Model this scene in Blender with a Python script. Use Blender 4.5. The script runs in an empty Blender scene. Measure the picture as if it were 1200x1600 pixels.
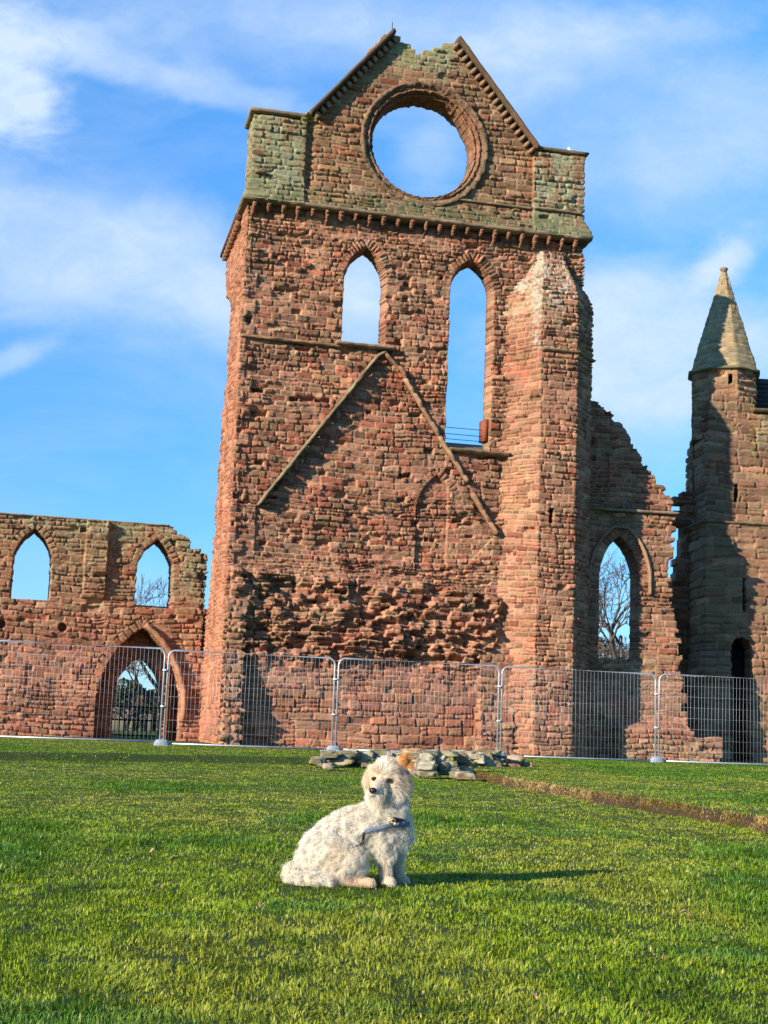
import bpy, math, os
import numpy as np
from mathutils import Vector, Matrix

C = bpy.context.scene
# ------------------------------------------------------------------ camera
F_PX = 2200.0; HOR = 1140.0; ROLL = 0.038; EYE = 0.66
_th = math.atan((HOR-800)*math.cos(ROLL)/F_PX)
_fw = np.array([0, math.cos(_th), math.sin(_th)]); _r0 = np.array([1., 0, 0]); _u0 = np.array([0, -math.sin(_th), math.cos(_th)])
_R = math.cos(ROLL)*_r0+math.sin(ROLL)*_u0; _U = -math.sin(ROLL)*_r0+math.cos(ROLL)*_u0
_O = np.array([0, 0, EYE])
cam = bpy.data.cameras.new('camera'); camo = bpy.data.objects.new('camera', cam)
C.collection.objects.link(camo); C.camera = camo
cam.sensor_fit = 'VERTICAL'; cam.sensor_height = 24; cam.lens = 24*F_PX/1600
cam.clip_start = 0.05; cam.clip_end = 3000
camo.matrix_world = Matrix(((_R[0], _U[0], -_fw[0], _O[0]), (_R[1], _U[1], -_fw[1], _O[1]), (_R[2], _U[2], -_fw[2], _O[2]), (0, 0, 0, 1)))
# ------------------------------------------------------------------ light and sky
SUN_AZ = math.radians(42); SUN_EL = math.radians(19.8)
SUN_DIR = Vector((-math.cos(SUN_AZ)*math.cos(SUN_EL), -math.sin(SUN_AZ)*math.cos(SUN_EL), math.sin(SUN_EL)))
sl = bpy.data.lights.new('sun', 'SUN'); sl.energy = 5.0; sl.angle = math.radians(0.5); sl.color = (1.0, 0.89, 0.74)
so = bpy.data.objects.new('sun', sl); C.collection.objects.link(so)
so.rotation_euler = (-SUN_DIR).to_track_quat('-Z', 'Y').to_euler(); so.location = (-30, -20, 30)
C.view_settings.view_transform = 'Standard'; C.view_settings.look = 'None'
C.view_settings.gamma = 1; C.view_settings.exposure = 0.92

W = bpy.data.worlds.new('World'); C.world = W; W.use_nodes = True
nt = W.node_tree; N = nt.nodes; L = nt.links
for n in list(N): N.remove(n)
def nd(tree, t, **kw):
    n = tree.nodes.new(t)
    for k, v in kw.items():
        if k.startswith('i_'): n.inputs[int(k[2:])].default_value = v
        else: setattr(n, k, v)
    return n
def mth(tree, op, a, b=None, c=None, clamp=False):
    n = tree.nodes.new('ShaderNodeMath'); n.operation = op; n.use_clamp = clamp
    for i, x in enumerate((a, b, c)):
        if x is None: continue
        if isinstance(x, (int, float)): n.inputs[i].default_value = x
        else: tree.links.new(x, n.inputs[i])
    return n.outputs[0]
out = nd(nt, 'ShaderNodeOutputWorld'); bg = nd(nt, 'ShaderNodeBackground'); L.new(bg.outputs[0], out.inputs[0])
sky = nd(nt, 'ShaderNodeTexSky', sky_type='NISHITA'); sky.sun_disc = False
sky.sun_elevation = SUN_EL; sky.sun_rotation = math.atan2(SUN_DIR.x, SUN_DIR.y) % (2*math.pi)
sky.air_density = 1.0; sky.dust_density = 0.0; sky.ozone_density = 3.0
tc = nd(nt, 'ShaderNodeTexCoord'); sep = nd(nt, 'ShaderNodeSeparateXYZ'); L.new(tc.outputs['Generated'], sep.inputs[0])
yy = mth(nt, 'MAXIMUM', mth(nt, 'ABSOLUTE', sep.outputs[1]), 0.05)
sa = mth(nt, 'DIVIDE', sep.outputs[0], yy); sb = mth(nt, 'DIVIDE', sep.outputs[2], yy)   # map of the sky: azimuth and height
cmb = nd(nt, 'ShaderNodeCombineXYZ'); L.new(sa, cmb.inputs[0]); L.new(sb, cmb.inputs[1])
def noise(tree, vec, scale, detail=4, rough=.55, dist=0.0):
    n = nd(tree, 'ShaderNodeTexNoise'); n.inputs['Scale'].default_value = scale; n.inputs['Detail'].default_value = detail
    n.inputs['Roughness'].default_value = rough; n.inputs['Distortion'].default_value = dist
    if vec is not None: tree.links.new(vec, n.inputs['Vector'])
    return n.outputs['Fac']
def mapping(tree, vec, sc=(1, 1, 1), rot=(0, 0, 0), loc=(0, 0, 0)):
    m = nd(tree, 'ShaderNodeMapping'); m.inputs['Scale'].default_value = sc; m.inputs['Rotation'].default_value = rot; m.inputs['Location'].default_value = loc
    tree.links.new(vec, m.inputs['Vector']); return m.outputs[0]
def ramp(tree, fac, pts):
    r = nd(tree, 'ShaderNodeValToRGB'); cr = r.color_ramp
    while len(cr.elements) < len(pts): cr.elements.new(0.5)
    for e, (p, c) in zip(cr.elements, pts):
        e.position = p; e.color = (c[0], c[1], c[2], 1) if isinstance(c, tuple) else (c, c, c, 1)
    tree.links.new(fac, r.inputs[0]); return r.outputs[0]
def skyblob(ca, cb, ra, rb, rot, inner, wob=0.55, ns=9.0):
    """a bank of cloud centred on a direction of the sky, with a torn edge"""
    c_, s_ = math.cos(rot), math.sin(rot)
    da = mth(nt, 'SUBTRACT', sa, ca); db = mth(nt, 'SUBTRACT', sb, cb)
    p = mth(nt, 'DIVIDE', mth(nt, 'ADD', mth(nt, 'MULTIPLY', da, c_), mth(nt, 'MULTIPLY', db, s_)), ra)
    q = mth(nt, 'DIVIDE', mth(nt, 'SUBTRACT', mth(nt, 'MULTIPLY', db, c_), mth(nt, 'MULTIPLY', da, s_)), rb)
    r = mth(nt, 'SQRT', mth(nt, 'ADD', mth(nt, 'MULTIPLY', p, p), mth(nt, 'MULTIPLY', q, q)))
    nz = noise(nt, mapping(nt, cmb.outputs[0], (1, 1.7, 1), (0, 0, rot), (ca*3, cb*7, 0)), ns, 7, .6, .25)
    v = mth(nt, 'ADD', r, mth(nt, 'MULTIPLY', mth(nt, 'SUBTRACT', nz, .5), wob*2))
    m = nd(nt, 'ShaderNodeMapRange'); m.interpolation_type = 'SMOOTHSTEP'
    m.inputs['From Min'].default_value = 1.15; m.inputs['From Max'].default_value = inner
    L.new(v, m.inputs['Value']); return m.outputs[0]
def skypx(px, py):
    d = _fw+(px-600)/F_PX*_R-(py-800)/F_PX*_U; return d[0]/d[1], d[2]/d[1]
cov = None
for (px, py, wx, wy, rot, inner, amt, wob, ns) in [
        (110, 390, 430, 150, -.17, .40, .52, .55, 9), (400, 500, 240, 85, -.3, .2, .45, .5, 9), (560, 450, 160, 90, -.1, .2, .5, .5, 9),
        (5, 110, 115, 190, .25, .3, .85, .95, 14), (110, 60, 130, 60, .1, .1, .5, .9, 16), (560, 50, 760, 130, -.06, .1, .42, .8, 7),
        (1090, 230, 420, 170, .25, .1, .42, .7, 7), (1010, 570, 260, 190, .1, .35, .72, .6, 8), (960, 470, 150, 70, .5, .2, .4, .8, 14),
        (1130, 410, 42, 130, -.75, .15, .80, .8, 18), (300, 130, 330, 40, -.2, .1, .4, .9, 14), (900, 60, 300, 50, .15, .1, .4, .9, 14), (570, 470, 90, 110, .1, .1, .5, .4, 10), (670, 250, 70, 60, .2, .1, .34, .7, 14),
        (20, 560, 110, 26, .45, .1, .40, .8, 18), (1190, 560, 120, 60, .2, .1, .35, .6, 12), (840, 120, 330, 160, .3, .1, .25, .8, 9)]:
    ca, cb = skypx(px, py)
    m = mth(nt, 'MULTIPLY', skyblob(ca, cb, wx/F_PX, wy/F_PX, rot, inner, wob, ns), amt)
    cov = m if cov is None else mth(nt, 'SUBTRACT', 1.0, mth(nt, 'MULTIPLY', mth(nt, 'SUBTRACT', 1.0, cov), mth(nt, 'SUBTRACT', 1.0, m)))
gen = mth(nt, 'MULTIPLY', mth(nt, 'SUBTRACT', noise(nt, mapping(nt, cmb.outputs[0], (1, 2.2, 1), (0, 0, .2)), 5, 8, .6, .4), .42, clamp=True), 0.9)
cov = mth(nt, 'ADD', cov, gen, clamp=True)
half = nd(nt, 'ShaderNodeMapRange'); half.inputs['From Min'].default_value = .05; half.inputs['From Max'].default_value = .4; L.new(sep.outputs[1], half.inputs['Value'])
cov = mth(nt, 'MULTIPLY', cov, half.outputs[0])
finew = noise(nt, mapping(nt, cmb.outputs[0], (1, 1.5, 1), (0, 0, -.4), (3, 1, 0)), 26, 8, .65, .6)
cov = mth(nt, 'MULTIPLY', cov, mth(nt, 'ADD', .55, mth(nt, 'MULTIPLY', finew, .95)), clamp=True)
# high-sky only: nothing below the horizon
tint = nd(nt, 'ShaderNodeMix', data_type='RGBA', blend_type='MULTIPLY'); tint.inputs[0].default_value = 1.0
L.new(sky.outputs[0], tint.inputs[6]); # deeper blue low down than the model gives: clear winter air
lowf = nd(nt, 'ShaderNodeMapRange'); lowf.inputs['From Min'].default_value = 0.0; lowf.inputs['From Max'].default_value = .55; L.new(sb, lowf.inputs['Value'])
tr_ = ramp(nt, lowf.outputs[0], [(0.0, (.42, .74, 1.12)), (.35, (.50, .92, 1.32)), (1.0, (.80, 1.45, 1.90))]); L.new(tr_, tint.inputs[7])
mix = nd(nt, 'ShaderNodeMix', data_type='RGBA'); L.new(cov, mix.inputs[0]); L.new(tint.outputs[2], mix.inputs[6]); mix.inputs[7].default_value = (4.1, 5.1, 6.4, 1)
L.new(mix.outputs[2], bg.inputs[0]); bg.inputs[1].default_value = 0.088

# ------------------------------------------------------------------ geometry helpers
def ray(px, py): return _fw+(px-600)/F_PX*_R-(py-800)/F_PX*_U
def gnd(px, py, z=0.0):
    d = ray(px, py); t = (z-EYE)/d[2]; return _O+t*d
class Frame:
    """upright plane of a building: x along it, y into depth, z up"""
    def __init__(s, x, y, yaw):
        s.o = np.array([x, y, 0.]); a = math.radians(yaw); s.yaw = a
        s.d = np.array([math.cos(a), math.sin(a), 0]); s.n = np.array([-math.sin(a), math.cos(a), 0])
    def hit(s, px, py, dep=0.0):
        r = ray(px, py); t = (dep-np.dot(_O-s.o, s.n))/np.dot(r, s.n); p = _O+t*r
        return float(np.dot(p-s.o, s.d)), float(p[2])
    def poly(s, pts, dep=0.0): return [s.hit(x, y, dep) for x, y in pts]
def empty(name, loc=(0, 0, 0), rz=0.0, label=None, cat=None, group=None, parent=None):
    o = bpy.data.objects.new(name, None); C.collection.objects.link(o); o.location = loc; o.rotation_euler = (0, 0, rz)
    o.empty_display_size = 0.2
    if parent: o.parent = parent
    if label: tag(o, label, cat, group)
    return o
def tag(o, label=None, cat=None, group=None, kind=None):
    if label: o['label'] = label
    if cat: o['category'] = cat
    if group: o['group'] = group
    if kind: o['kind'] = kind
    return o
def mesh_obj(name, V, faces, mat, parent=None, smooth=True, col=None, loop_total=None):
    """faces: (n,4) or (n,3) array, or list of such arrays"""
    if not isinstance(faces, (list, tuple)): faces = [faces]
    faces = [np.asarray(f, np.int32) for f in faces if len(f)]
    me = bpy.data.meshes.new(name); V = np.asarray(V, np.float32)
    me.vertices.add(len(V)); me.vertices.foreach_set('co', V.ravel())
    li = np.concatenate([f.ravel() for f in faces]); nl = len(li)
    tot = np.concatenate([np.full(len(f), f.shape[1], np.int32) for f in faces])
    st = np.concatenate([[0], np.cumsum(tot)[:-1]]).astype(np.int32)
    me.loops.add(nl); me.loops.foreach_set('vertex_index', li)
    me.polygons.add(len(tot)); me.polygons.foreach_set('loop_start', st); me.polygons.foreach_set('loop_total', tot)
    if smooth: me.polygons.foreach_set('use_smooth', np.ones(len(tot), bool))
    if col is not None:
        a = me.color_attributes.new('col', 'FLOAT_COLOR', 'POINT'); c4 = np.ones((len(V), 4), np.float32); c4[:, :3] = col
        a.data.foreach_set('color', c4.ravel())
    me.update(calc_edges=True); me.validate(clean_customdata=False)
    if mat is not None: me.materials.append(mat)
    o = bpy.data.objects.new(name, me); C.collection.objects.link(o)
    if parent is not None: o.parent = parent
    return o
class MB:
    def __init__(s): s.V = []; s.F4 = []; s.F3 = []; s.n = 0; s.c = []
    def add(s, V, F, col=None):
        V = np.asarray(V, float); F = np.asarray(F, int)
        (s.F4 if F.shape[1] == 4 else s.F3).append(F+s.n); s.V.append(V); s.n += len(V)
        s.c.append(np.tile(np.array(col if col is not None else (1, 1, 1), float), (len(V), 1)) if col is None or np.ndim(col) == 1 else col)
    def box(s, c, sz, rot=None, col=None):
        v = np.array([[x, y, z] for x in (-.5, .5) for y in (-.5, .5) for z in (-.5, .5)])*np.asarray(sz)
        if rot is not None: v = v@np.asarray(rot).T
        s.add(v+np.asarray(c), [[0, 1, 3, 2], [4, 6, 7, 5], [0, 4, 5, 1], [2, 3, 7, 6], [0, 2, 6, 4], [1, 5, 7, 3]], col)
    def tube(s, pts, rad, n=6, col=None, cap=True):
        pts = np.asarray(pts, float); rad = np.broadcast_to(np.asarray(rad, float), (len(pts),))
        t = np.gradient(pts, axis=0); t /= np.linalg.norm(t, axis=1)[:, None]+1e-9
        ref = np.array([0, 0, 1.]) if abs(t[0][2]) < .9 else np.array([1., 0, 0])
        a = np.cross(t, ref); bad = np.linalg.norm(a, axis=1) < 1e-3; a[bad] = np.cross(t[bad], [0, 1, .3]); a /= np.linalg.norm(a, axis=1)[:, None]
        b = np.cross(t, a); ang = np.arange(n)*2*math.pi/n
        V = pts[:, None]+rad[:, None, None]*(np.cos(ang)[None, :, None]*a[:, None]+np.sin(ang)[None, :, None]*b[:, None])
        m = len(pts); i = np.arange(m-1)[:, None]*n; j = np.arange(n)[None]; k = (j+1) % n
        F = np.stack([i+j, i+k, i+n+k, i+n+j], -1).reshape(-1, 4)
        V = V.reshape(-1, 3)
        if cap and n == 4:
            F = np.vstack([F, [[0, 1, 2, 3][::-1], [(m-1)*n+q for q in range(4)]]])
        elif cap:
            c0 = len(V); V = np.vstack([V, pts[:1], pts[-1:]])
            T = [[c0, (q+1) % n, q] for q in range(n)]+[[c0+1, (m-1)*n+q, (m-1)*n+(q+1) % n] for q in range(n)]
            s.add(V, F, col); s.F3.append(np.array(T)+s.n-len(V)); return
        s.add(V, F, col)
    def build(s, name, mat, parent=None, smooth=True):
        F = []
        if s.F4: F.append(np.vstack(s.F4))
        if s.F3: F.append(np.vstack(s.F3))
        return mesh_obj(name, np.vstack(s.V), F, mat, parent, smooth, np.vstack(s.c))

# hashing and value noise in numpy
def rnd(i, k=0):
    x = np.asarray(i).astype(np.int64)*np.int64(2654435761) + np.int64((k*40503+12345)*97)
    x = (x ^ (x >> 15)) & 0xffffffff; x = (x*np.int64(0x2c1b3c6d)) & 0xffffffff; x ^= x >> 12
    x = (x*np.int64(0x297a2d39)) & 0xffffffff; x ^= x >> 15
    return (x & 0xffffff)/float(0x1000000)
def vn(x, y, seed=0, z=None):
    x = np.asarray(x, float); y = np.asarray(y, float)
    xi = np.floor(x); yi = np.floor(y); fx = x-xi; fy = y-yi; fx = fx*fx*(3-2*fx); fy = fy*fy*(3-2*fy)
    xi = xi.astype(np.int64); yi = yi.astype(np.int64)
    h = lambda a, b: rnd(a*7919+b*104729+seed*31337, 3)
    if z is None:
        return (h(xi, yi)*(1-fx)+h(xi+1, yi)*fx)*(1-fy)+(h(xi, yi+1)*(1-fx)+h(xi+1, yi+1)*fx)*fy
    z = np.asarray(z, float); zi = np.floor(z); fz = z-zi; fz = fz*fz*(3-2*fz); zi = zi.astype(np.int64)
    g = lambda a, b, c: rnd(a*7919+b*104729+c*224737+seed*31337, 3)
    p = lambda c: (g(xi, yi, c)*(1-fx)+g(xi+1, yi, c)*fx)*(1-fy)+(g(xi, yi+1, c)*(1-fx)+g(xi+1, yi+1, c)*fx)*fy
    return p(zi)*(1-fz)+p(zi+1)*fz
def fbm(x, y, seed=0, o=4, z=None):
    s = 0; a = .5; t = 0
    for k in range(o):
        s = s+a*vn(x*2**k, y*2**k, seed+k*17, None if z is None else z*2**k); t += a; a *= .5
    return s/t
def sst(a, b, x):
    t = np.clip((x-a)/(b-a), 0, 1); return t*t*(3-2*t)
def inpoly(u, v, P):
    r = np.zeros(np.shape(u), bool); n = len(P)
    for i in range(n):
        x1, y1 = P[i]; x2, y2 = P[(i+1) % n]
        if y1 == y2: continue
        c = ((y1 > v) != (y2 > v)) & (u < (x2-x1)*(v-y1)/(y2-y1)+x1); r ^= c
    return r
def seg_dist(u, v, P, closed=False):
    d = np.full(np.shape(u), 1e9); n = len(P)
    for i in range(n if closed else n-1):
        x1, y1 = P[i]; x2, y2 = P[(i+1) % n]; dx = x2-x1; dy = y2-y1; L2 = dx*dx+dy*dy+1e-12
        t = np.clip(((u-x1)*dx+(v-y1)*dy)/L2, 0, 1); d = np.minimum(d, np.hypot(u-x1-t*dx, v-y1-t*dy))
    return d

def ragged(P_, over=.11):
    def k(cu, cv, u, v):
        d = seg_dist(u, v, P_, True); ins = inpoly(u, v, P_); c = inpoly(cu, cv, P_)
        return (c & (ins | (d < over))) | (ins & (d > over))
    return k

class Arch:
    """pointed opening: centre cu, half width a, springing vs, apex va, sill vb; w: depth of the voussoir ring"""
    def __init__(s, cu, a, vb, vs, va, w=.22, bl=.12, jamb=False):
        s.cu, s.a, s.vb, s.vs, s.va, s.w, s.bl = cu, a, vb, vs, va, w, bl
        rise = va-vs; s.R = (a*a+rise*rise)/(2*a); s.jamb = jamb
    def sdf(s, u, v):
        x = np.abs(u-s.cu); low = x-s.a
        up = np.hypot(x+s.R-s.a, v-s.vs)-s.R
        d = np.where(v > s.vs, up, low)
        return np.where(v < s.vb, np.maximum(d, s.vb-v), d)
    def ring(s, u, v):
        x = np.abs(u-s.cu); d = s.sdf(u, v); ph = np.arctan2(v-s.vs, x+s.R-s.a)*(s.R+s.w/2)
        k = np.floor(ph/s.bl); loc = ph-k*s.bl
        idn = (np.where(u > s.cu, 1, 0)*1000+k+777).astype(np.int64)
        return d, idn, np.minimum(loc, s.bl-loc), (d > 0) & (d < s.w) & (v > s.vs)

class Masonry:
    def __init__(s, seed, u0, u1, v0, v1, rows=(.12, .24), lens=(.22, .6), joint=.014, bev=.038, amp=.028, rough=.02,
                 warp=.05, tilt=.06, psplit=.2, perode=.03, arches=(), rc=.05, jd=.03, rowfn=None, Kfn=None):
        s.__dict__.update(locals()); r = np.random.RandomState(seed)
        u0 -= 1; u1 += 1; v0 -= .6; v1 += .6; s.um = u0; rows_ = [v0]
        while rows_[-1] < v1:
            h = r.uniform(*rows)
            if rowfn: h *= rowfn(rows_[-1])
            rows_.append(rows_[-1]+h)
        s.rows = np.array(rows_); s.BIG = 10*(u1-u0)+50; keys = []; lo = []; hi = []; spl = []
        for i in range(len(rows_)):
            x = u0-r.uniform(0, .5); b = [x]; hh = rows_[min(i+1, len(rows_)-1)]-rows_[max(0, min(i, len(rows_)-2))]
            k = max(.7, min(1.4, hh/.18))
            while x < u1+.6: x += r.uniform(*lens)*k*(1.0 if r.rand() > .15 else .55); b.append(x)
            b = np.array(b); keys.append(b[:-1]-u0+i*s.BIG+2); lo.append(b[:-1]); hi.append(b[1:])
            spl.append(np.where((r.rand(len(b)-1) < psplit) & (hh > .15), r.uniform(.35, .65, len(b)-1), 0))
        s.keys = np.concatenate(keys); s.lo = np.concatenate(lo); s.hi = np.concatenate(hi); s.spl = np.concatenate(spl)
    def layout(s, u, v):
        sd = s.seed
        uw = u+s.warp*1.2*(vn(u*1.1, v*1.6, sd)-.5)+.035*(vn(u*4.5, v*4.5, sd+1)-.5)
        vw = v+s.warp*2.2*(vn(u*.55, v*.35, sd+2)-.5)+.05*(vn(u*2.7, v*2.7, sd+3)-.5)+.022*(vn(u*9, v*9, sd+4)-.5)
        ri = np.clip(np.searchsorted(s.rows, vw)-1, 0, len(s.rows)-2)
        k = np.searchsorted(s.keys, ri*s.BIG+2+uw-s.um, side='right')-1; k = np.clip(k, 0, len(s.keys)-1)
        lo, hi = s.lo[k], s.hi[k]; r0, r1 = s.rows[ri], s.rows[ri+1]; sp = s.spl[k]; mid = r0+(r1-r0)*sp
        up = (sp > 0) & (vw > mid); dn = (sp > 0) & ~up
        r0 = np.where(up, mid, r0); r1 = np.where(dn, mid, r1)
        sid = k*2+up; du = np.minimum(uw-lo, hi-uw); dv = np.minimum(vw-r0, r1-vw)
        cu = (lo+hi)/2; cv = (r0+r1)/2; tu = uw-cu; tv = vw-cv
        arch = np.zeros(u.shape, bool)
        for a in s.arches:
            d, idn, dd, m = a.ring(u, v)
            sid = np.where(m, idn+int(abs(a.cu)*1000)*7+500000, sid); du = np.where(m, dd, du); dv = np.where(m, np.minimum(d+.02, a.w-d), dv)
            cu = np.where(m, u, cu); cv = np.where(m, v, cv); tu = np.where(m, 0, tu); tv = np.where(m, 0, tv); arch |= m
        rc = s.rc; e = rc-np.hypot(np.maximum(rc-du, 0), np.maximum(rc-dv, 0)); d = np.where((du < rc) & (dv < rc), e, np.minimum(du, dv))
        d = d+.014*(vn(u*26, v*26, sd+7)-.5)
        return dict(id=sid, d=d, cu=cu, cv=cv, tu=tu, tv=tv, arch=arch, hgt=r1-r0)
    def height(s, u, v, Ld, K=1.0):
        i = Ld['id']; sd = s.seed
        base = (rnd(i, sd+1)-.5)*2*s.amp
        base = base-np.where(rnd(i, sd+2) < s.perode, .06+.11*rnd(i, sd+3), 0)*(~Ld['arch'])+np.where(rnd(i, sd+4) < .07, .04, 0)
        base = base+Ld['tu']*(rnd(i, sd+5)-.5)*2*s.tilt+Ld['tv']*(rnd(i, sd+6)-.55)*4*s.tilt
        rg = fbm(u*7, v*11, sd+9, 4)-.5
        be = sst(0, 1, (Ld['d']-s.joint*.5)/s.bev); fine = (vn(u*31, v*43, sd+10)-.5)*.5+(vn(u*17, v*24, sd+11)-.5)
        opn = sst(.42, .60, fbm(u*1.4, v*1.6, sd+38, 3)*-1+1.0+.35*(vn(u*6, v*6, sd+12)-.5))
        # rounded pillow: eroded stone faces
        jd = s.jd*(.85+2.0*opn)
        return -jd+(jd+base*K+.004*np.clip(Ld['d']/.1, 0, 1))*be+rg*s.rough*2.4*K*(.35+.65*be)+fine*s.rough*.75*be

# palette (real albedos)
P = {k: np.array(c) for k, c in dict(red=(.385, .140, .085), red2=(.29, .098, .062), orange=(.47, .215, .130), brown=(.265, .155, .098), tan=(.385, .245, .155), olive=(.25, .185, .105),
     buff=(.44, .31, .19), pink=(.46, .255, .18), dark=(.15, .085, .055), grey=(.32, .255, .18), lichen=(.385, .345, .205), yellow=(.42, .345, .085),
     pale=(.52, .465, .35), moss=(.15, .145, .055), mortar=(.50, .30, .185), green=(.33, .345, .25)).items()}
for k_ in P: P[k_] = P[k_]*np.array([.84, .725, .665])
P['pale'] = np.array([.36, .32, .235]); P['lichen'] = np.array([.30, .265, .155]); P['green'] = np.array([.26, .265, .185]); P['moss'] = np.array([.13, .12, .06]); P['mortar'] = np.array([.44, .27, .165])
def mixc(a, b, t):
    t = np.asarray(t)[..., None]; return a*(1-t)+b*t
def stone_color(u, v, Ld, seed, red=.5, tan=.4, warm=0.0, lich=0.0, pale=0.0, moss=0.0, dark=0.0, yellow=0.0, mort=None, green=0.0):
    i = Ld['id']; r1 = rnd(i, seed+21); r2 = rnd(i, seed+22); r3 = rnd(i, seed+23); z = np.zeros(u.shape)
    big = fbm(u*.45, v*.55, seed+31, 3)
    pr = np.clip(red+(big-.5)*1.3, 0, 1)
    c = mixc(P['brown']+z[..., None], P['tan'], np.clip(r2*1.1*(tan+.35), 0, 1))
    rc = mixc(P['red']+z[..., None], P['red2'], r2); rc = mixc(rc, P['orange'], (r3 > .7)*.7)
    c = mixc(c, rc, np.where(r1 < pr, .78, .18))
    c = mixc(c, P['pink'], (rnd(i, seed+24) > .86)*.55)
    c = mixc(c, P['buff'], (rnd(i, seed+25) > 1-.16*tan*2)*.6)
    c = mixc(c, P['olive'], (rnd(i, seed+28) > .74)*.65*(1-.6*np.clip(warm, 0, 1)))
    c = mixc(c, P['dark'], (rnd(i, seed+26) > .92)*.5)
    c = mixc(c, P['orange'], np.clip(warm, 0, 1)*(.6+.4*r3))
    c = c*(.66+.62*rnd(i, seed+27))[..., None]*(.84+.32*vn(u*33, v*38, seed+29))[..., None]
    st = fbm(u*4, v*14, seed+33, 4); c = c*(.80+.42*st)[..., None]               # bedding and weathering
    drip = sst(.55, .75, fbm(u*5.5, v*.7, seed+34, 4))*sst(.45, .6, fbm(u*.6, v*.5, seed+39, 3)); c = mixc(c, P['dark'], drip*.38)
    rep = sst(.60, .63, fbm(u*.55+9, v*.6, seed+44, 3)); c = mixc(c, c*np.array([1.22, 1.12, 1.02])+np.array([.02, .015, .01]), rep*.8)
    blot = sst(.52, .72, fbm(u*2.2, v*1.8, seed+35, 4)); c = mixc(c, P['dark'], blot*.28)
    mc = mixc(P['mortar']+z[..., None], P['pink'], vn(u*1.5, v*1.5, seed+36))*(.72+.45*fbm(u*6, v*6, seed+37, 3))[..., None]
    if mort is not None: mc = mc*np.array(mort)
    jm = 1-sst(.002, .016, Ld['d']-.004); keepm = sst(.28, .5, fbm(u*1.4, v*1.6, seed+38, 3)+.08)
    c = mixc(c, mc, jm*(.35+.6*keepm))
    ln = fbm(u*3.3, v*2.2, seed+41, 5); lf = fbm(u*15, v*15, seed+42, 4)
    def lay(c, colr, w, sh=.0):
        w = np.asarray(w); t = sst(.60, .46, (1-ln)*.42+(1-lf)*.58-(w-.5)*.42+sh)*np.clip(w*2.2, 0, 1)
        return mixc(c, colr*(.62+.7*lf)[..., None], t*.85)
    c = lay(c, P['lichen'], lich+z); c = lay(c, P['green'], green+z, .02); c = lay(c, P['yellow'], yellow+z, .05); c = lay(c, P['pale'], pale+z)
    c = lay(c, P['moss'], moss+z); c = mixc(c, P['dark'], np.clip(dark+z, 0, 1)*(.5+.5*lf))
    return np.clip(c, .02, .85)

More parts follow.
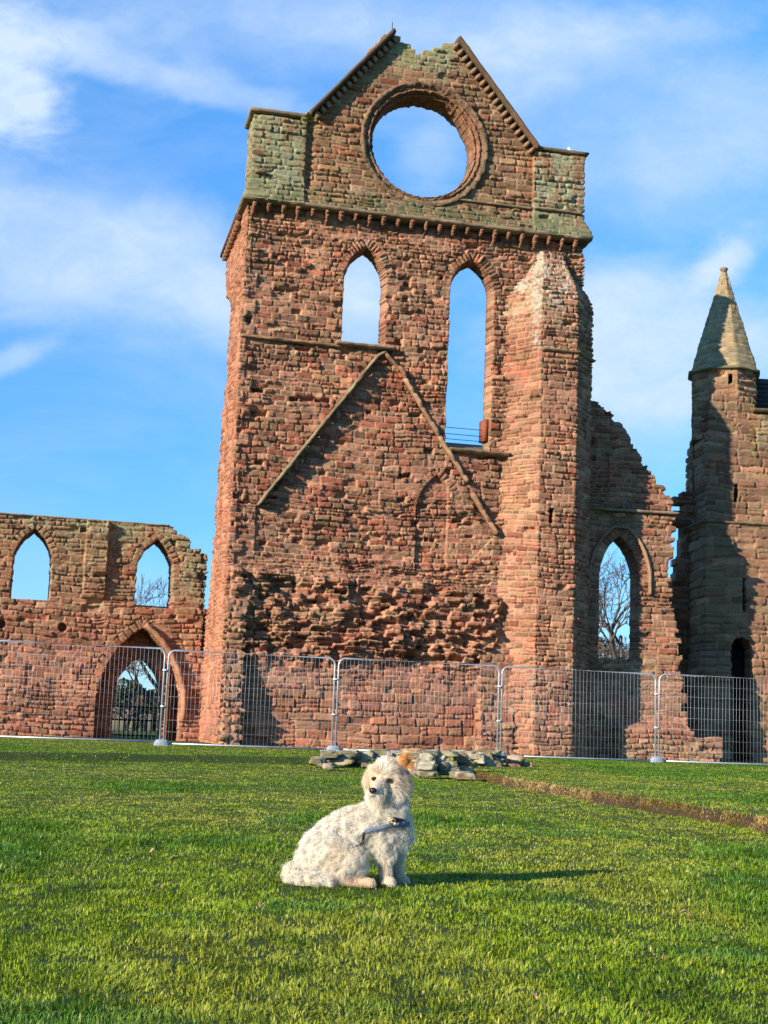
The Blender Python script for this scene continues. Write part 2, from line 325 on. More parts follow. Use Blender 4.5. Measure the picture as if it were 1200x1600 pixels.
def sheet(name, parent, path, v0, v1, mas, mat, s0=0.0, res=.021, keep=None, cut=None, macro=None, colfn=None, T=.6, lev=4, splay=0.0, back=True, uoff=0.0, post=None):
    """a masonry skin laid along a plan polyline; whole stones are left out where the outline is broken, and it is extruded into depth"""
    path = np.asarray(path, float); seg = np.diff(path, axis=0); ln = np.hypot(*seg.T); cum = np.concatenate([[0], np.cumsum(ln)])
    tot = cum[-1]; nu = max(2, int(round(tot/res))); nv = max(2, int(round((v1-v0)/res)))
    us = np.linspace(0, tot, nu+1); vs = np.linspace(v0, v1, nv+1)
    si = np.clip(np.searchsorted(cum, us, side='right')-1, 0, len(ln)-1); t = (us-cum[si])/ln[si]
    pos = path[si]+seg[si]*t[:, None]; nrm = np.stack([seg[:, 1]/ln, -seg[:, 0]/ln], 1)
    nn = nrm[si].copy()
    for k in range(1, len(ln)):
        m = nrm[k-1]+nrm[k]; m = m/np.dot(m, nrm[k]); d = np.abs(us-cum[k]); w = 1-sst(0, .09, d); nn = nn*(1-w[:, None])+m*w[:, None]
    U, Vv = np.meshgrid(us+s0, vs)                       # (nv+1,nu+1)
    Ul = U+uoff
    Ld = mas.layout(Ul, Vv); h = mas.height(Ul, Vv, Ld, mas.Kfn(Ul, Vv) if mas.Kfn else 1.0)
    if macro is not None: h = h+macro(Ul, Vv, Ld)
    col = colfn(Ul, Vv, Ld) if colfn else stone_color(Ul, Vv, Ld, mas.seed)
    X = pos[None, :, 0]+nn[None, :, 0]*h; Y = pos[None, :, 1]+nn[None, :, 1]*h
    V = np.stack([X, Y, Vv], -1).reshape(-1, 3); col = col.reshape(-1, 3); NV = (nv+1)*(nu+1)
    uc = (us[1:]+us[:-1])/2+s0+uoff; vc = (vs[1:]+vs[:-1])/2; UC, VC = np.meshgrid(uc, vc); K = np.ones(UC.shape, bool)
    if keep is not None:
        Lc = mas.layout(UC, VC); K &= keep(Lc['cu'], Lc['cv'], UC, VC)
    if cut is not None:
        wob = .03*(vn(VC*5.5, UC*2, mas.seed+77)-.5)+.015*(vn(UC*14, VC*14, mas.seed+78)-.5); K &= (cut(UC, VC)+wob) > 0
    idx = np.arange(NV).reshape(nv+1, nu+1)
    q = np.stack([idx[:-1, :-1], idx[:-1, 1:], idx[1:, 1:], idx[1:, :-1]], -1)
    F = q[K]
    Kp = np.pad(K, 1); E = []                            # boundary edges, oriented with the face
    E.append(q[K & ~Kp[:-2, 1:-1]][:, [0, 1]]); E.append(q[K & ~Kp[1:-1, 2:]][:, [1, 2]])
    E.append(q[K & ~Kp[2:, 1:-1]][:, [2, 3]]); E.append(q[K & ~Kp[1:-1, :-2]][:, [3, 0]])
    E = np.vstack(E); bv, inv = np.unique(E.ravel(), return_inverse=True); E2 = inv.reshape(-1, 2)
    NN = np.broadcast_to(nn[None], (nv+1, nu+1, 2)).reshape(-1, 2); PP = np.broadcast_to(pos[None], (nv+1, nu+1, 2)).reshape(-1, 2)
    TT = np.broadcast_to((seg/ln[:, None])[si][None], (nv+1, nu+1, 2)).reshape(-1, 2)
    ub = Ul.reshape(-1)[bv]; vb = Vv.reshape(-1)[bv]; sidb = Ld['id'].reshape(-1)[bv]
    if cut is not None and splay:
        e = .01; gu = (cut(ub+e, vb)-cut(ub-e, vb))/(2*e); gv = (cut(ub, vb+e)-cut(ub, vb-e))/(2*e); near = np.abs(cut(ub, vb)) < .08
        gl = np.hypot(gu, gv)+1e-6; gu = np.where(near, gu/gl, 0); gv = np.where(near, gv/gl, 0)
    else: gu = gv = np.zeros(len(bv))
    allV = [V]; allC = [col]; FF = [F]; prev = bv; base = NV; h0 = h.reshape(-1)[bv]
    for k in range(1, lev+1):
        dep = T*k/lev; j = rnd(sidb*13+k, mas.seed+50); jit = (j-.5)*.04*(k < lev)
        x = PP[bv]-NN[bv]*(dep)[..., None] if np.ndim(dep) else PP[bv]-NN[bv]*dep
        sx = -gu*splay*dep/T+jit*.6; sz = -gv*splay*dep/T
        vv = np.column_stack([x+TT[bv]*sx[:, None], vb+sz+jit*.5])
        cc = col[bv]*(.8+.4*rnd(sidb*13+k*5, mas.seed+51))[:, None]
        allV.append(vv); allC.append(cc); cur = base+np.arange(len(bv)); base += len(bv)
        a = prev[E2[:, 0]]; b = prev[E2[:, 1]]; c = cur[E2[:, 1]]; d = cur[E2[:, 0]]
        FF.append(np.stack([b, a, d, c], 1)); prev = cur
    if back:
        used = np.unique(F); mp = np.full(NV, -1); mp[bv] = prev; ins = used[mp[used] < 0]
        mp[ins] = base+np.arange(len(ins)); allV.append(np.column_stack([PP[ins]-NN[ins]*T, Vv.reshape(-1)[ins]])); allC.append(col[ins])
        FF.append(mp[F][:, ::-1])
    V = np.vstack(allV); col = np.vstack(allC); FF = np.vstack(FF)
    if post is not None: V = post(V)
    us_, inv = np.unique(FF.ravel(), return_inverse=True)
    return mesh_obj(name, V[us_], inv.reshape(-1, 4), mat, parent, True, col[us_])

def moulding(name, parent, pts, mat, wid, proj, seed=1, colr=None, dep=0.06, step=.07, rough=.02, plan=None, col2=None, gaps=0.0, n=8, drop=False):
    """a weathered stone strip: pts are (x, y, z) points on a wall; wid across it, proj out of it (towards -y)"""
    pts = np.asarray(pts, float); seg = np.diff(pts, axis=0); ln = np.linalg.norm(seg, axis=1); cum = np.concatenate([[0], np.cumsum(ln)])
    m = max(3, int(cum[-1]/step)); ss = np.linspace(0, cum[-1], m); si = np.clip(np.searchsorted(cum, ss, side='right')-1, 0, len(ln)-1)
    p = pts[si]+seg[si]*((ss-cum[si])/ln[si])[:, None]; t = seg[si]/ln[si][:, None]
    if plan is None: outn = np.tile([0, -1., 0], (m, 1))
    else:
        outn = np.stack([t[:, 1], -t[:, 0], np.zeros(m)], 1); outn /= np.linalg.norm(outn, axis=1)[:, None]
        for k in range(1, len(ln)):
            a = np.array([seg[k-1][1], -seg[k-1][0], 0])/ln[k-1]; b = np.array([seg[k][1], -seg[k][0], 0])/ln[k]; q = a+b; q = q/np.dot(q, b)
            w = np.abs(ss-cum[k]) < step; outn[w] = q
    side = np.cross(t, outn); side /= np.linalg.norm(side, axis=1)[:, None]
    prof = np.array([(-.5, -dep), (-.5, .55*proj), (-.36, .92*proj), (0, proj), (.36, .85*proj), (.5, .4*proj), (.5, -dep)]); prof[:, 0] *= wid
    if drop: prof = np.array([(-.5, -dep), (-.5, .1*proj), (-.42, proj), (-.1, proj), (.5, .15*proj), (.5, -dep), (.2, -dep)])*np.array([wid, 1])
    a = ss*9; V = []; C_ = []
    blk = np.floor(ss/.42).astype(int); jb = rnd(blk, seed)
    brk = 1-gaps*((((ss/.42) % 1) < .16)*1.0+(rnd(blk, seed+9) < .16)*.8)
    for k, (x, y) in enumerate(prof):
        w = 1+.25*(vn(ss*3.1, np.full(m, k*3.7), seed)-.5); yy = y+(rough*2*(vn(ss*8, np.full(m, k*2.1), seed+3)-.5)+(jb-.5)*rough*1.2)*(y > -dep+.001); yy = np.where(yy > 0, yy*brk, yy)
        V.append(p+side*(x*w)[:, None]+outn*yy[:, None])
    V = np.stack(V, 1); K = len(prof); i = np.arange(m-1)[:, None]*K; j = np.arange(K)[None]; k = (j+1) % K
    F = np.stack([i+j, i+k, i+K+k, i+K+j], -1)
    base = P['grey'] if colr is None else np.asarray(colr); c2 = P['moss'] if col2 is None else np.asarray(col2)
    nz = vn(ss[:, None]*5+0*j, j*1.3+ss[:, None]*0, seed+5); cc = mixc(np.broadcast_to(base, nz.shape+(3,))*(.7+.6*jb)[:, None, None], c2, nz*.6)
    V2 = V.reshape(-1, 3); cap = np.array([[0, 1, 2, 3], [3, 4, 5, 6], [0, 3, 6, 0]]); F = F.reshape(-1, 4)
    e = (m-1)*K
    F = [F, np.array([[3, 2, 1, 0], [6, 5, 4, 3], [e, e+1, e+2, e+3], [e+3, e+4, e+5, e+6]]), np.array([[0, 6, 3], [e, e+3, e+6]])]
    return mesh_obj(name, V2, F, mat, parent, False, cc.reshape(-1, 3))

# ------------------------------------------------------------------ materials
def newmat(name, rough=.9):
    m = bpy.data.materials.new(name); m.use_nodes = True; t = m.node_tree; b = t.nodes['Principled BSDF']; b.inputs['Roughness'].default_value = rough
    b.inputs['Specular IOR Level'].default_value = .25
    return m, t, b
def stone_material(name, bump=1.0, sc=1.0):
    m, t, b = newmat(name, .95); b.inputs['Specular IOR Level'].default_value = .12
    at = nd(t, 'ShaderNodeAttribute', attribute_name='col'); tc = nd(t, 'ShaderNodeTexCoord'); o = tc.outputs['Object']
    n1 = noise(t, o, 38*sc, 6, .7); n2 = noise(t, mapping(t, o, (1, 1, 3.2)), 9*sc, 6, .65); n3 = noise(t, o, 110*sc, 3, .6)
    f = mth(t, 'ADD', mth(t, 'MULTIPLY', n1, .75), mth(t, 'MULTIPLY', n2, .55)); f = mth(t, 'ADD', f, .36)
    mx = nd(t, 'ShaderNodeMix', data_type='RGBA', blend_type='MULTIPLY'); mx.inputs[0].default_value = 1
    t.links.new(at.outputs['Color'], mx.inputs[6]); cb = nd(t, 'ShaderNodeCombineColor')
    for k in range(3): t.links.new(f, cb.inputs[k])
    t.links.new(cb.outputs[0], mx.inputs[7]); t.links.new(mx.outputs[2], b.inputs['Base Color'])
    hh = mth(t, 'ADD', mth(t, 'MULTIPLY', n1, .6), mth(t, 'ADD', mth(t, 'MULTIPLY', n2, 1.0), mth(t, 'MULTIPLY', n3, .25)))
    bp = nd(t, 'ShaderNodeBump'); bp.inputs['Strength'].default_value = .8; bp.inputs['Distance'].default_value = .035*bump; t.links.new(hh, bp.inputs['Height']); t.links.new(bp.outputs[0], b.inputs['Normal'])
    return m
M_STONE = stone_material('sandstone'); M_ROCK = stone_material('field_stone', .5, 2.0)
def plain(name, colr, rough=.6, metal=0.0, bump=0.0, sc=30):
    m, t, b = newmat(name, rough); tc = nd(t, 'ShaderNodeTexCoord'); n = noise(t, tc.outputs['Object'], sc, 5, .6)
    c = ramp(t, n, [(.25, tuple(x*.75 for x in colr)), (.75, tuple(min(1, x*1.2) for x in colr))]); t.links.new(c, b.inputs['Base Color'])
    b.inputs['Metallic'].default_value = metal
    if bump:
        bp = nd(t, 'ShaderNodeBump'); bp.inputs['Distance'].default_value = bump; t.links.new(n, bp.inputs['Height']); t.links.new(bp.outputs[0], b.inputs['Normal'])
    return m
M_GALV = plain('galvanised_steel', (.46, .48, .50), .42, .55, 0, 6)
M_WIRE = plain('galvanised_wire', (.38, .40, .42), .5, .35, 0, 3)
M_IRON = plain('black_iron', (.02, .02, .022), .5, .3)
M_LEAD = plain('dark_lead', (.07, .075, .075), .6)
M_DARK = plain('dark_interior', (.02, .016, .014), .95)  # near black, stands in for the shade inside openings
M_CONC = plain('pale_block', (.24, .28, .33), .8, 0, .004, 20)
M_SLATE = plain('dark_slate', (.07, .072, .075), .75, 0, .03, 8)

# ================================================================== GROUND
EDGE = [(-60., -33.), (-5.3, 21.2), (-1.2, 25.3), (1.30, 21.9), (2.10, 15.9), (3.0, 11.1), (4.4, 5.), (6.2, -6.)]
RAISED = EDGE+[(400., -6.), (400., 900.), (-400., 900.), (-400., -33.)]
def lawn_z(x, y):
    x = np.asarray(x, float); y = np.asarray(y, float)
    ex = x+.08*(vn(x*1.3, y*1.3, 5)-.5)+.03*(vn(x*5, y*5, 6)-.5); ey = y+.1*(vn(x*1.3, y*1.3, 7)-.5)
    ins = inpoly(ex, ey, RAISED); d = seg_dist(ex, ey, EDGE); sd = np.where(ins, d, -d)
    w = np.where(x > .8, .022, .22)
    st = sst(-w, w, sd)
    z = .095*st+.045*sst(0, 7, sd)
    z = z+.03*(fbm(x*.35, y*.35, 11, 3)-.5)+.012*(fbm(x*2.2, y*2.2, 12, 3)-.5)-.012*np.exp(-((sd+.07)/.07)**2)*(x > .8)
    z = z+.028*np.exp(-((sd-.25)/.3)**2)*(x <= .8)
    return z, sd
def ground():
    def axis(a, b, st, far, neg):
        c = np.arange(a, b, st); g = b; s = st; o = []
        while g < far: o.append(g); s *= 1.35; g += s
        o.append(far); g = a; s = st; p = []
        while g > neg: s *= 1.35; g -= s; p.append(g)
        return np.concatenate([p[::-1], c, o])
    xs = axis(-13, 14, .07, 900, -900); xs = np.unique(np.concatenate([xs, np.arange(1.0, 3.7, .024)])); ys = axis(1.5, 42, .09, 2500, -200)
    X, Y = np.meshgrid(xs, ys); Z, sd = lawn_z(X, Y)
    n = len(xs); m = len(ys); i = np.arange(n*m).reshape(m, n)
    F = np.stack([i[:-1, :-1], i[:-1, 1:], i[1:, 1:], i[1:, :-1]], -1).reshape(-1, 4)
    kerb = np.exp(-((sd+.005)/.035)**2)*(X > .9)*(Y < 23)
    soil = kerb
    col = mixc(np.broadcast_to(np.array([.050, .080, .008]), X.shape+(3,)), np.array([.085, .048, .028]), np.clip(soil*1.3, 0, 1))
    mat, t, b = newmat('turf', .95); at = nd(t, 'ShaderNodeAttribute', attribute_name='col'); tc = nd(t, 'ShaderNodeTexCoord')
    nz = noise(t, tc.outputs['Object'], 45, 6, .7); n2 = noise(t, tc.outputs['Object'], .8, 5, .6)
    cb = nd(t, 'ShaderNodeCombineColor'); f = mth(t, 'ADD', mth(t, 'MULTIPLY', nz, .9), mth(t, 'MULTIPLY', n2, .8))
    for k in range(3): t.links.new(f, cb.inputs[k])
    mx = nd(t, 'ShaderNodeMix', data_type='RGBA', blend_type='MULTIPLY'); mx.inputs[0].default_value = 1
    t.links.new(at.outputs['Color'], mx.inputs[6]); t.links.new(cb.outputs[0], mx.inputs[7]); t.links.new(mx.outputs[2], b.inputs['Base Color'])
    bp = nd(t, 'ShaderNodeBump'); bp.inputs['Distance'].default_value = .03; t.links.new(nz, bp.inputs['Height']); t.links.new(bp.outputs[0], b.inputs['Normal'])
    o = mesh_obj('lawn_ground', np.stack([X, Y, Z], -1).reshape(-1, 3), F, mat, None, True, col.reshape(-1, 3)); o['kind'] = 'structure'
ground()
# ================================================================== GABLED TRANSEPT WALL
A = Frame(0, 36, 13)
church = empty('ruined_transept', A.o, A.yaw, 'tall red sandstone gable wall with a round opening above two tall pointed windows', 'ruin')
uL = -3.98; uR = A.hit(914, 400)[0]; ZC = 14.1
SD = 4.9                                                       # depth of the return wall on the left
hA = lambda x, y, d=0.0: A.hit(x, y, d)
# lancets: front opening, splayed inwards
def lancet(fr, xl, xr, ysill, xa, ya, yspr, w=.2, bl=.12, dep=0.0):
    l = fr.hit(xl, yspr, dep)[0]; r = fr.hit(xr, yspr, dep)[0]; va = fr.hit(xa, ya, dep)[1]; vs = fr.hit((xl+xr)/2, yspr, dep)[1]; vb = fr.hit((xl+xr)/2, ysill, dep)[1]
    return Arch((l+r)/2, (r-l)/2, vb, vs, va, w, bl)
w1 = lancet(A, 537, 606, 541, 567, 383, 440, .22, .10); w2 = lancet(A, 703, 773, 705, 738, 404, 458, .24, .11)
blind = lancet(A, 652, 715, 2000, 683, 742, 800, .20, .13)
tu0 = hA(788, 700)[0]; tf0 = hA(845, 620, -.72)[0]; tf1 = hA(903, 560, -.72)[0]

masA = Masonry(11, uL-SD, uR+2, -.3, ZC, rows=(.085, .195), lens=(.2, .56), amp=.026, rough=.017, perode=.07, joint=.012, bev=.021, jd=.028, psplit=.12, rc=.03,
               arches=[w1, w2, blind], rowfn=lambda v: 1.25 if v < 2.2 else (.72 if v < 5.2 else 1.0),
               Kfn=lambda u, v: np.where((u > uL+.06) & (u < uR-.06), .6+.50*sst(1.6, 2.8, v), .25))
sideedge = lambda v: uL-np.interp(v, [-.5, 1.5, 3, 5, 7, 9, 11, 12.2, 12.5, 13.2, 13.6, 14.2], [4.9, 4.9, 4.5, 3.6, 3.3, 2.9, 2.6, 2.6, 3.6, 4.2, 4.3, 4.3])
z_rub0 = hA(560, 1030)[1]; z_rub1 = hA(560, 905)[1]
def rub(u, v):
    """ragged rubble core of the lost vault: a bulging band"""
    top = z_rub1+.35*(vn(u*.9, 0*u, 3)-.5)+.9*sst(.9, 2.6, u)*0-.25*sst(2.2, 3.2, u)
    bot = z_rub0+.35*(vn(u*.8, 0*u, 4)-.5)
    m = sst(top+.12, top-.10, v)*sst(bot-.5, bot+.35, v)*(u > uL+.1)*sst(3.3, 2.9, u-.12*(v-3))
    return m
scarL = A.poly([(600, 549), (400, 792)]); scarR = A.poly([(600, 549), (640, 605), (702, 708), (732, 755), (776, 835)])
def macroA(u, v, Ld):
    i = Ld['id']; m = rub(u, v); front = u > uL+.03
    lump = fbm(u*1.9, v*2.2, 61, 3)-.42; k = vn(u*4.3, v*4.6, 62)-.45; hole = sst(.60, .72, vn(u*2.6+5, v*3.1, 64))
    h = m*(.20-.20*hole+.36*lump+.05*k+.26*(rnd(i, 91)-.5)-.16*(rnd(i, 92) < .12)+Ld['tv']*(rnd(i, 93)-.3)*1.1+Ld['tu']*(rnd(i, 94)-.5)*.6)
    # eroded hollow above the band and thin-bedded patch
    h = h-.05*sst(.5, .62, fbm(u*.7, v*.9, 63, 3))*front
    # raised quoins/pilaster at the left corner
    h = h+.05*sst(uL+.30+.1*np.sign(np.sin(v*9)), uL+.26+.1*np.sign(np.sin(v*9)), u)*front*(v > 4.3)
    # recess inside the old roofline
    P_ = [scarL[1], scarL[0]]+scarR[1:]+[(2.3, 5.0), (-3.3, 5.0)]
    h = h-.07*inpoly(u, v, P_)*(v > 5)
    # blocked arch
    inb = blind.sdf(u, v); zb = hA(660, 893)[1]
    h = h-.09*((inb < 0) & (v > zb) & (u < blind.cu+.30))
    # left return: worn ribs
    s = ~front; d = uL-u
    rib = sst(.55, .62, d)*sst(1.25, 1.18, d)*(v < 12.3)
    h = h+s*(-.12*rib*(v > 3.2)+.10*(fbm(d*2.5, v*.9, 65, 4)-.5)+(.5*sst(4.2, .0, v))*sst(.25, .8, d)*0)
    return h
def colA(u, v, Ld):
    front = u > uL; d = np.where(front, 0, uL-u)
    low = sst(8.6, 4.4, v); m = rub(u, v)
    redz = .44+.30*low*sst(-3.6, -.5, u)+.28*sst(7.5, 9.5, v)*sst(10.6, 9.3, v)*sst(-.9, -.2, u)*sst(2, 1, u)-.12*sst(11, 13.5, v)
    warm = .32*low*sst(z_rub0+.2, z_rub0-.3, v)+.25*m*sst(.9, .4, m)+np.where(front, 0, .75)
    lich = .10*sst(12.8, 14, v)+.12*sst(2.0, 2.9, u)
    mossw = m*.30*sst(.45, .62, fbm(u*1.2, v*1.4, 71, 4))*sst(z_rub0+.3, z_rub0+1.2, v)
    pale = .30*np.exp(-((u+1.1)/.35)**2-((v-13.55)/.25)**2)
    c = stone_color(u, v, Ld, 11, red=redz, tan=.5-.2*low, warm=warm, lich=lich, moss=mossw, pale=pale)
    return c
def keepA(cu, cv, u, v):
    k = cv < ZC-.03
    se = sideedge(cv)+.25*(vn(cv*1.7, 0*cv, 81)-.5)
    k &= (u > uL) | (cu > se)
    return k
def cutA(u, v): return np.minimum(w1.sdf(u, v), w2.sdf(u, v))
pathA = [(uL, SD), (uL, 0), (uR, 0), (uR, 1.4)]
sheet('wall', church, pathA, -.25, ZC, masA, M_STONE, s0=uL-SD, keep=keepA, cut=cutA, macro=macroA, colfn=colA, T=.5, lev=5, splay=.08)

# --- gable above the cornice
zP = 16.62; pL = hA(478, 200)[0]; pR = hA(834, 240)[0]
uRg = hA(912, 300)[0]-.10; uLg = uL+.15
rc_u0 = hA(566, 226)[0]; rc_u1 = hA(759, 236)[0]; rc_v1 = hA(655, 131)[1]; rc_v0 = hA(668, 322)[1]
RCU = (rc_u0+rc_u1)/2; RCV = (rc_v0+rc_v1)/2; RCR = (rc_u1-rc_u0)/2
gab = [(uLg-2, ZC-1)]+[(uLg-2, zP)]+[(pL, zP)]+A.poly([(484, 180), (608, 54), (622, 52), (632, 66), (646, 72), (653, 82), (668, 84), (676, 74), (690, 76), (700, 70), (712, 62), (722, 66), (836, 236)])+[(pR, zP-.03), (uRg+3, zP), (uRg+3, ZC-1)]
masG = Masonry(23, uLg-2, uRg+2, ZC, 20, rows=(.12, .20), lens=(.24, .62), amp=.010, rough=.010, perode=.02, joint=.010, bev=.03, warp=.03, tilt=.03, psplit=.12, jd=.02, Kfn=lambda u, v: np.where((u > uLg+.08) & (u < uRg-.08), 1.0, .3))
class Ring:
    def sdf(s, u, v): return np.hypot(u-RCU, v-RCV)-RCR*.93
ringc = Ring()
def macroG(u, v, Ld):
    pin = (u < pL+.02) | (u > pR-.02)
    h = np.where(pin, .10, 0)*(v > ZC+.74)
    h = np.where(v < ZC+.74, .20*np.clip((ZC+.74-v)/.62, 0, 1)+np.where(pin, .10, 0.02), h)
    h = h+.05*(fbm(u*3, v*3, 66, 3)-.5)*(v < ZC+.74)
    # rough edge beside the left turret block
    h = h-.08*np.exp(-((u-pL-.12)/.08)**2)*(v > ZC+.5)
    return h
def colG(u, v, Ld):
    pl = sst(pL+.15, pL-.15, u); pr = sst(pR-.1, pR+.1, u); base = sst(ZC+.85, ZC+.5, v)
    top = sst(1.3, .5, np.abs(u-.62))*sst(17.7, 18.9, v)
    ed = sst(.75, .2, seg_dist(u, v, [gab[3], gab[4]]))*sst(17.6, 16.9, v)
    lich = .62*pl+.55*pr*(.5+.5*sst(uRg-.15, uRg-.35, u))+.34*base+.62*top+.20*sst(18, 19.3, v)+.25*ed
    c = stone_color(u, v, Ld, 23, red=.16-.1*pl, tan=.62, lich=lich, yellow=.40*top*sst(.4, .6, fbm(u*4, v*.8, 4, 3))+.52*ed, pale=.30*pr+.08*pl,
                    green=.28*pl+.12*pr, moss=.45*base, mort=(.9, .95, 1.0))
    return c*np.array([.84, .92, .84])
keepG = ragged(gab, .10)
pathG = [(uLg, 1.1), (uLg, 0), (uRg, 0), (uRg, 1.1)]
sheet('gable', church, pathG, ZC+.05, 19.75, masG, M_STONE, s0=uLg-1.1, keep=keepG, cut=lambda u, v: ringc.sdf(u, v), macro=macroG, colfn=colG, T=.75, lev=5)
# --- splayed round opening with its concentric mouldings
def rose():
    prof = [(1.035, .04), (1.035, -.05), (1.02, -.09), (.985, -.09), (.960, -.03), (.94, .02), (.925, .03), (.905, -.03), (.88, -.03), (.865, .05), (.855, .14), (.835, .15), (.82, .10),
            (.80, .11), (.792, .20), (.785, .34), (.775, .36), (.772, .50), (.770, .66), (.785, .80), (1.0, .80)]
    n = 420; V = []; cc = []; th = np.arange(n)*2*math.pi/n; blk = np.floor(th/(2*math.pi)*46).astype(int)
    edge = np.abs(((th/(2*math.pi)*46) % 1)-.5)*2
    prof = [(r if r > .9 else .9-(.9-r)*.64, y) for r, y in prof]
    for k, (r, y) in enumerate(prof):
        rr = RCR*r*(1+.020*(vn(th*14, np.full(n, k*2.7), 5)-.5)+.012*(rnd(blk+k*50, 5)-.5)-.012*(edge > .86)); yy = y+.05*(vn(th*19, np.full(n, k*1.9), 8)-.5)+.04*(rnd(blk+k*50, 9)-.5)
        V.append(np.stack([RCU+rr*np.cos(th), yy, RCV+rr*np.sin(th)], 1))
        c = mixc(P['brown']*np.ones((n, 3)), P['tan'], rnd(blk+k//4*90, 12)*.9); c = mixc(c, P['orange'], (rnd(blk+k//3*70, 14) > .6)*.35)
        c = mixc(c, P['moss'], np.clip(.65*sst(.35, .65, vn(th*6, np.full(n, k*.8), 15))*(np.sin(th) < -.1), 0, 1)); c = mixc(c, P['lichen'], .4*(k < 5))
        c = mixc(c, P['dark'], .35*(edge > .88)); c = mixc(c, P['dark'], .45*(k < 5)); cc.append(c*(.6+.5*rnd(blk+k*33, 77))[:, None])
    V = np.stack(V, 0); K = len(prof); i = np.arange(K-1)[:, None]*n; j = np.arange(n)[None]; k = (j+1) % n
    F = np.stack([i+j, i+k, i+n+k, i+n+j], -1).reshape(-1, 4)
    o = mesh_obj('round_window_surround', V.reshape(-1, 3), F, M_STONE, church, True, np.vstack(cc))
rose()
# --- cornice and corbels
moulding('cornice', church, [(uLg-.02, 1.1, ZC+.06), (uLg-.02, 0, ZC+.06), (uRg+.03, 0, ZC+.06), (uRg+.03, 1.1, ZC+.06)], M_STONE, .13, .30, 5, P['grey'], plan=True, drop=False, rough=.025, dep=.3)
def corbel(x, k):
    b = MB(); r = np.random.RandomState(k+50); w = .105*r.uniform(.7, 1.3); h = .27*r.uniform(.6, 1.15)
    n = 9
    for j in range(n):
        t = j/(n-1); out_ = .27*(1-t**1.6)*r.uniform(.75, 1.15); ww = w*(1-.3*t)
        b.box((x+r.uniform(-.01, .01), -out_/2+.02, ZC-.04-h*t), (ww, out_+.06, h/n*1.25), col=mixc(P['brown'], P['orange'], .5*r.rand())*r.uniform(.8, 1.2))
    o = b.build('corbel', M_STONE, church, False); return o
k = 0; x = uL+.18
while x < uR-.1:
    corbel(x, k); k += 1; x += .385
# --- raking copings with their small blocks
def raking(p0, p1, seed, side):
    (ua, va), (ub, vb) = p0, p1
    cop = moulding('coping', church, [(ua, -.02, va+.05), (ub, -.02, vb+.05)], M_STONE, .13, .26, seed, P['dark'], dep=.70, rough=.015)
    b = MB(); d = np.array([ub-ua, vb-va]); Ln = np.hypot(*d); d /= Ln; nrm = np.array([d[1], -d[0]]) if side > 0 else np.array([d[1], -d[0]])
    if nrm[1] > 0: nrm = -nrm
    m = int(Ln/.205); R3 = np.array([[d[0], 0, nrm[0]], [0, 1, 0], [d[1], 0, nrm[1]]])
    for q in range(m):
        c = np.array([ua, va])+d*(q+.5)*Ln/m+nrm*.135
        b.box((c[0], -.05, c[1]), (.10, .24, .15), R3, mixc(P['grey'], P['tan'], rnd(q, seed))*.9)
    b.build('dentil_row', M_STONE, church, False)
raking(hA(486, 181), hA(614, 55), 31, 1); raking(hA(714, 66), hA(838, 238), 32, -1)
# caps of the corner blocks
for (a, b_, s) in ((uLg-.02, pL, 0), (pR, uRg+.02, 1)):
    pts = [(a-.02, 1.1, zP+.03), (a-.02, -.0, zP+.03), (b_, -.0, zP+.03)] if s == 0 else [(a, 0, zP+.03), (b_+.02, 0, zP+.03), (b_+.02, 1.1, zP+.03)]
    moulding('cap_stone', church, pts, M_STONE, .12, .17, 40+s, P['grey']*.8, plan=True, dep=.6, rough=.02)
    b = MB(); b.box(((a+b_)/2, .55, zP+.05), (b_-a-.1, 1.0, .10), col=P['grey']*.6); b.build('cap_top', M_STONE, church, False)
# upper string course
moulding('string_course', church, [(pL, -.0, hA(490, 300)[1]), (RCU-RCR*.82, 0, hA(600, 318)[1])], M_STONE, .07, .09, 51, P['grey'])
moulding('string_course', church, [(RCU+RCR*.55, -.0, ZC+.80), (pR, 0, ZC+.80)], M_STONE, .07, .09, 52, P['grey'])
moulding('string_course', church, [(pR, -.10, ZC+.80), (uRg, -.10, ZC+.80)], M_STONE, .07, .09, 53, P['grey'])
moulding('string_course', church, [(uLg, -.10, ZC+.84), (uLg+.3, -.10, ZC+.84)], M_STONE, .09, .12, 56, P['grey'])
l0 = hA(375, 524); moulding('string_course', church, [(uL+.02, 0, l0[1]), (w1.cu-w1.a, 0, l0[1]-.02)], M_STONE, .09, .09, 54, P['tan'], rough=.04)
moulding('sill', church, [(w1.cu-w1.a-.15, 0, w1.vb-.01), (hA(616, 549)[0], 0, w1.vb-.01)], M_STONE, .10, .20, 55, P['grey'], dep=.85)
moulding('sill', church, [(hA(700, 700)[0], -.0, w2.vb-.03), (tu0+.12, 0, w2.vb-.05)], M_STONE, .12, .20, 57, P['grey']*.8, dep=.85, drop=True)
# sill slope of the tall window
b = MB(); s_ = w2
b.add([(s_.cu-s_.a-.02, -.02, s_.vb-.02), (s_.cu+s_.a+.02, -.02, s_.vb-.02), (s_.cu+s_.a+.02, .84, s_.vb+.36), (s_.cu-s_.a-.02, .84, s_.vb+.36), (s_.cu-s_.a-.02, .84, s_.vb-.2), (s_.cu+s_.a+.02, .84, s_.vb-.2)], [[0, 1, 2, 3], [3, 2, 5, 4]], P['lichen']*.7)
b.build('sloping_sill', M_STONE, church, False)
# thin safety rods across the tall window
for z_ in (hA(730, 667)[1], hA(730, 677)[1], hA(730, 685)[1]):
    b = MB(); b.tube([(w2.cu-w2.a-.05, .25, z_), (w2.cu+w2.a+.05, .25, z_)], .009, 6); b.build('safety_wire', M_IRON, church)
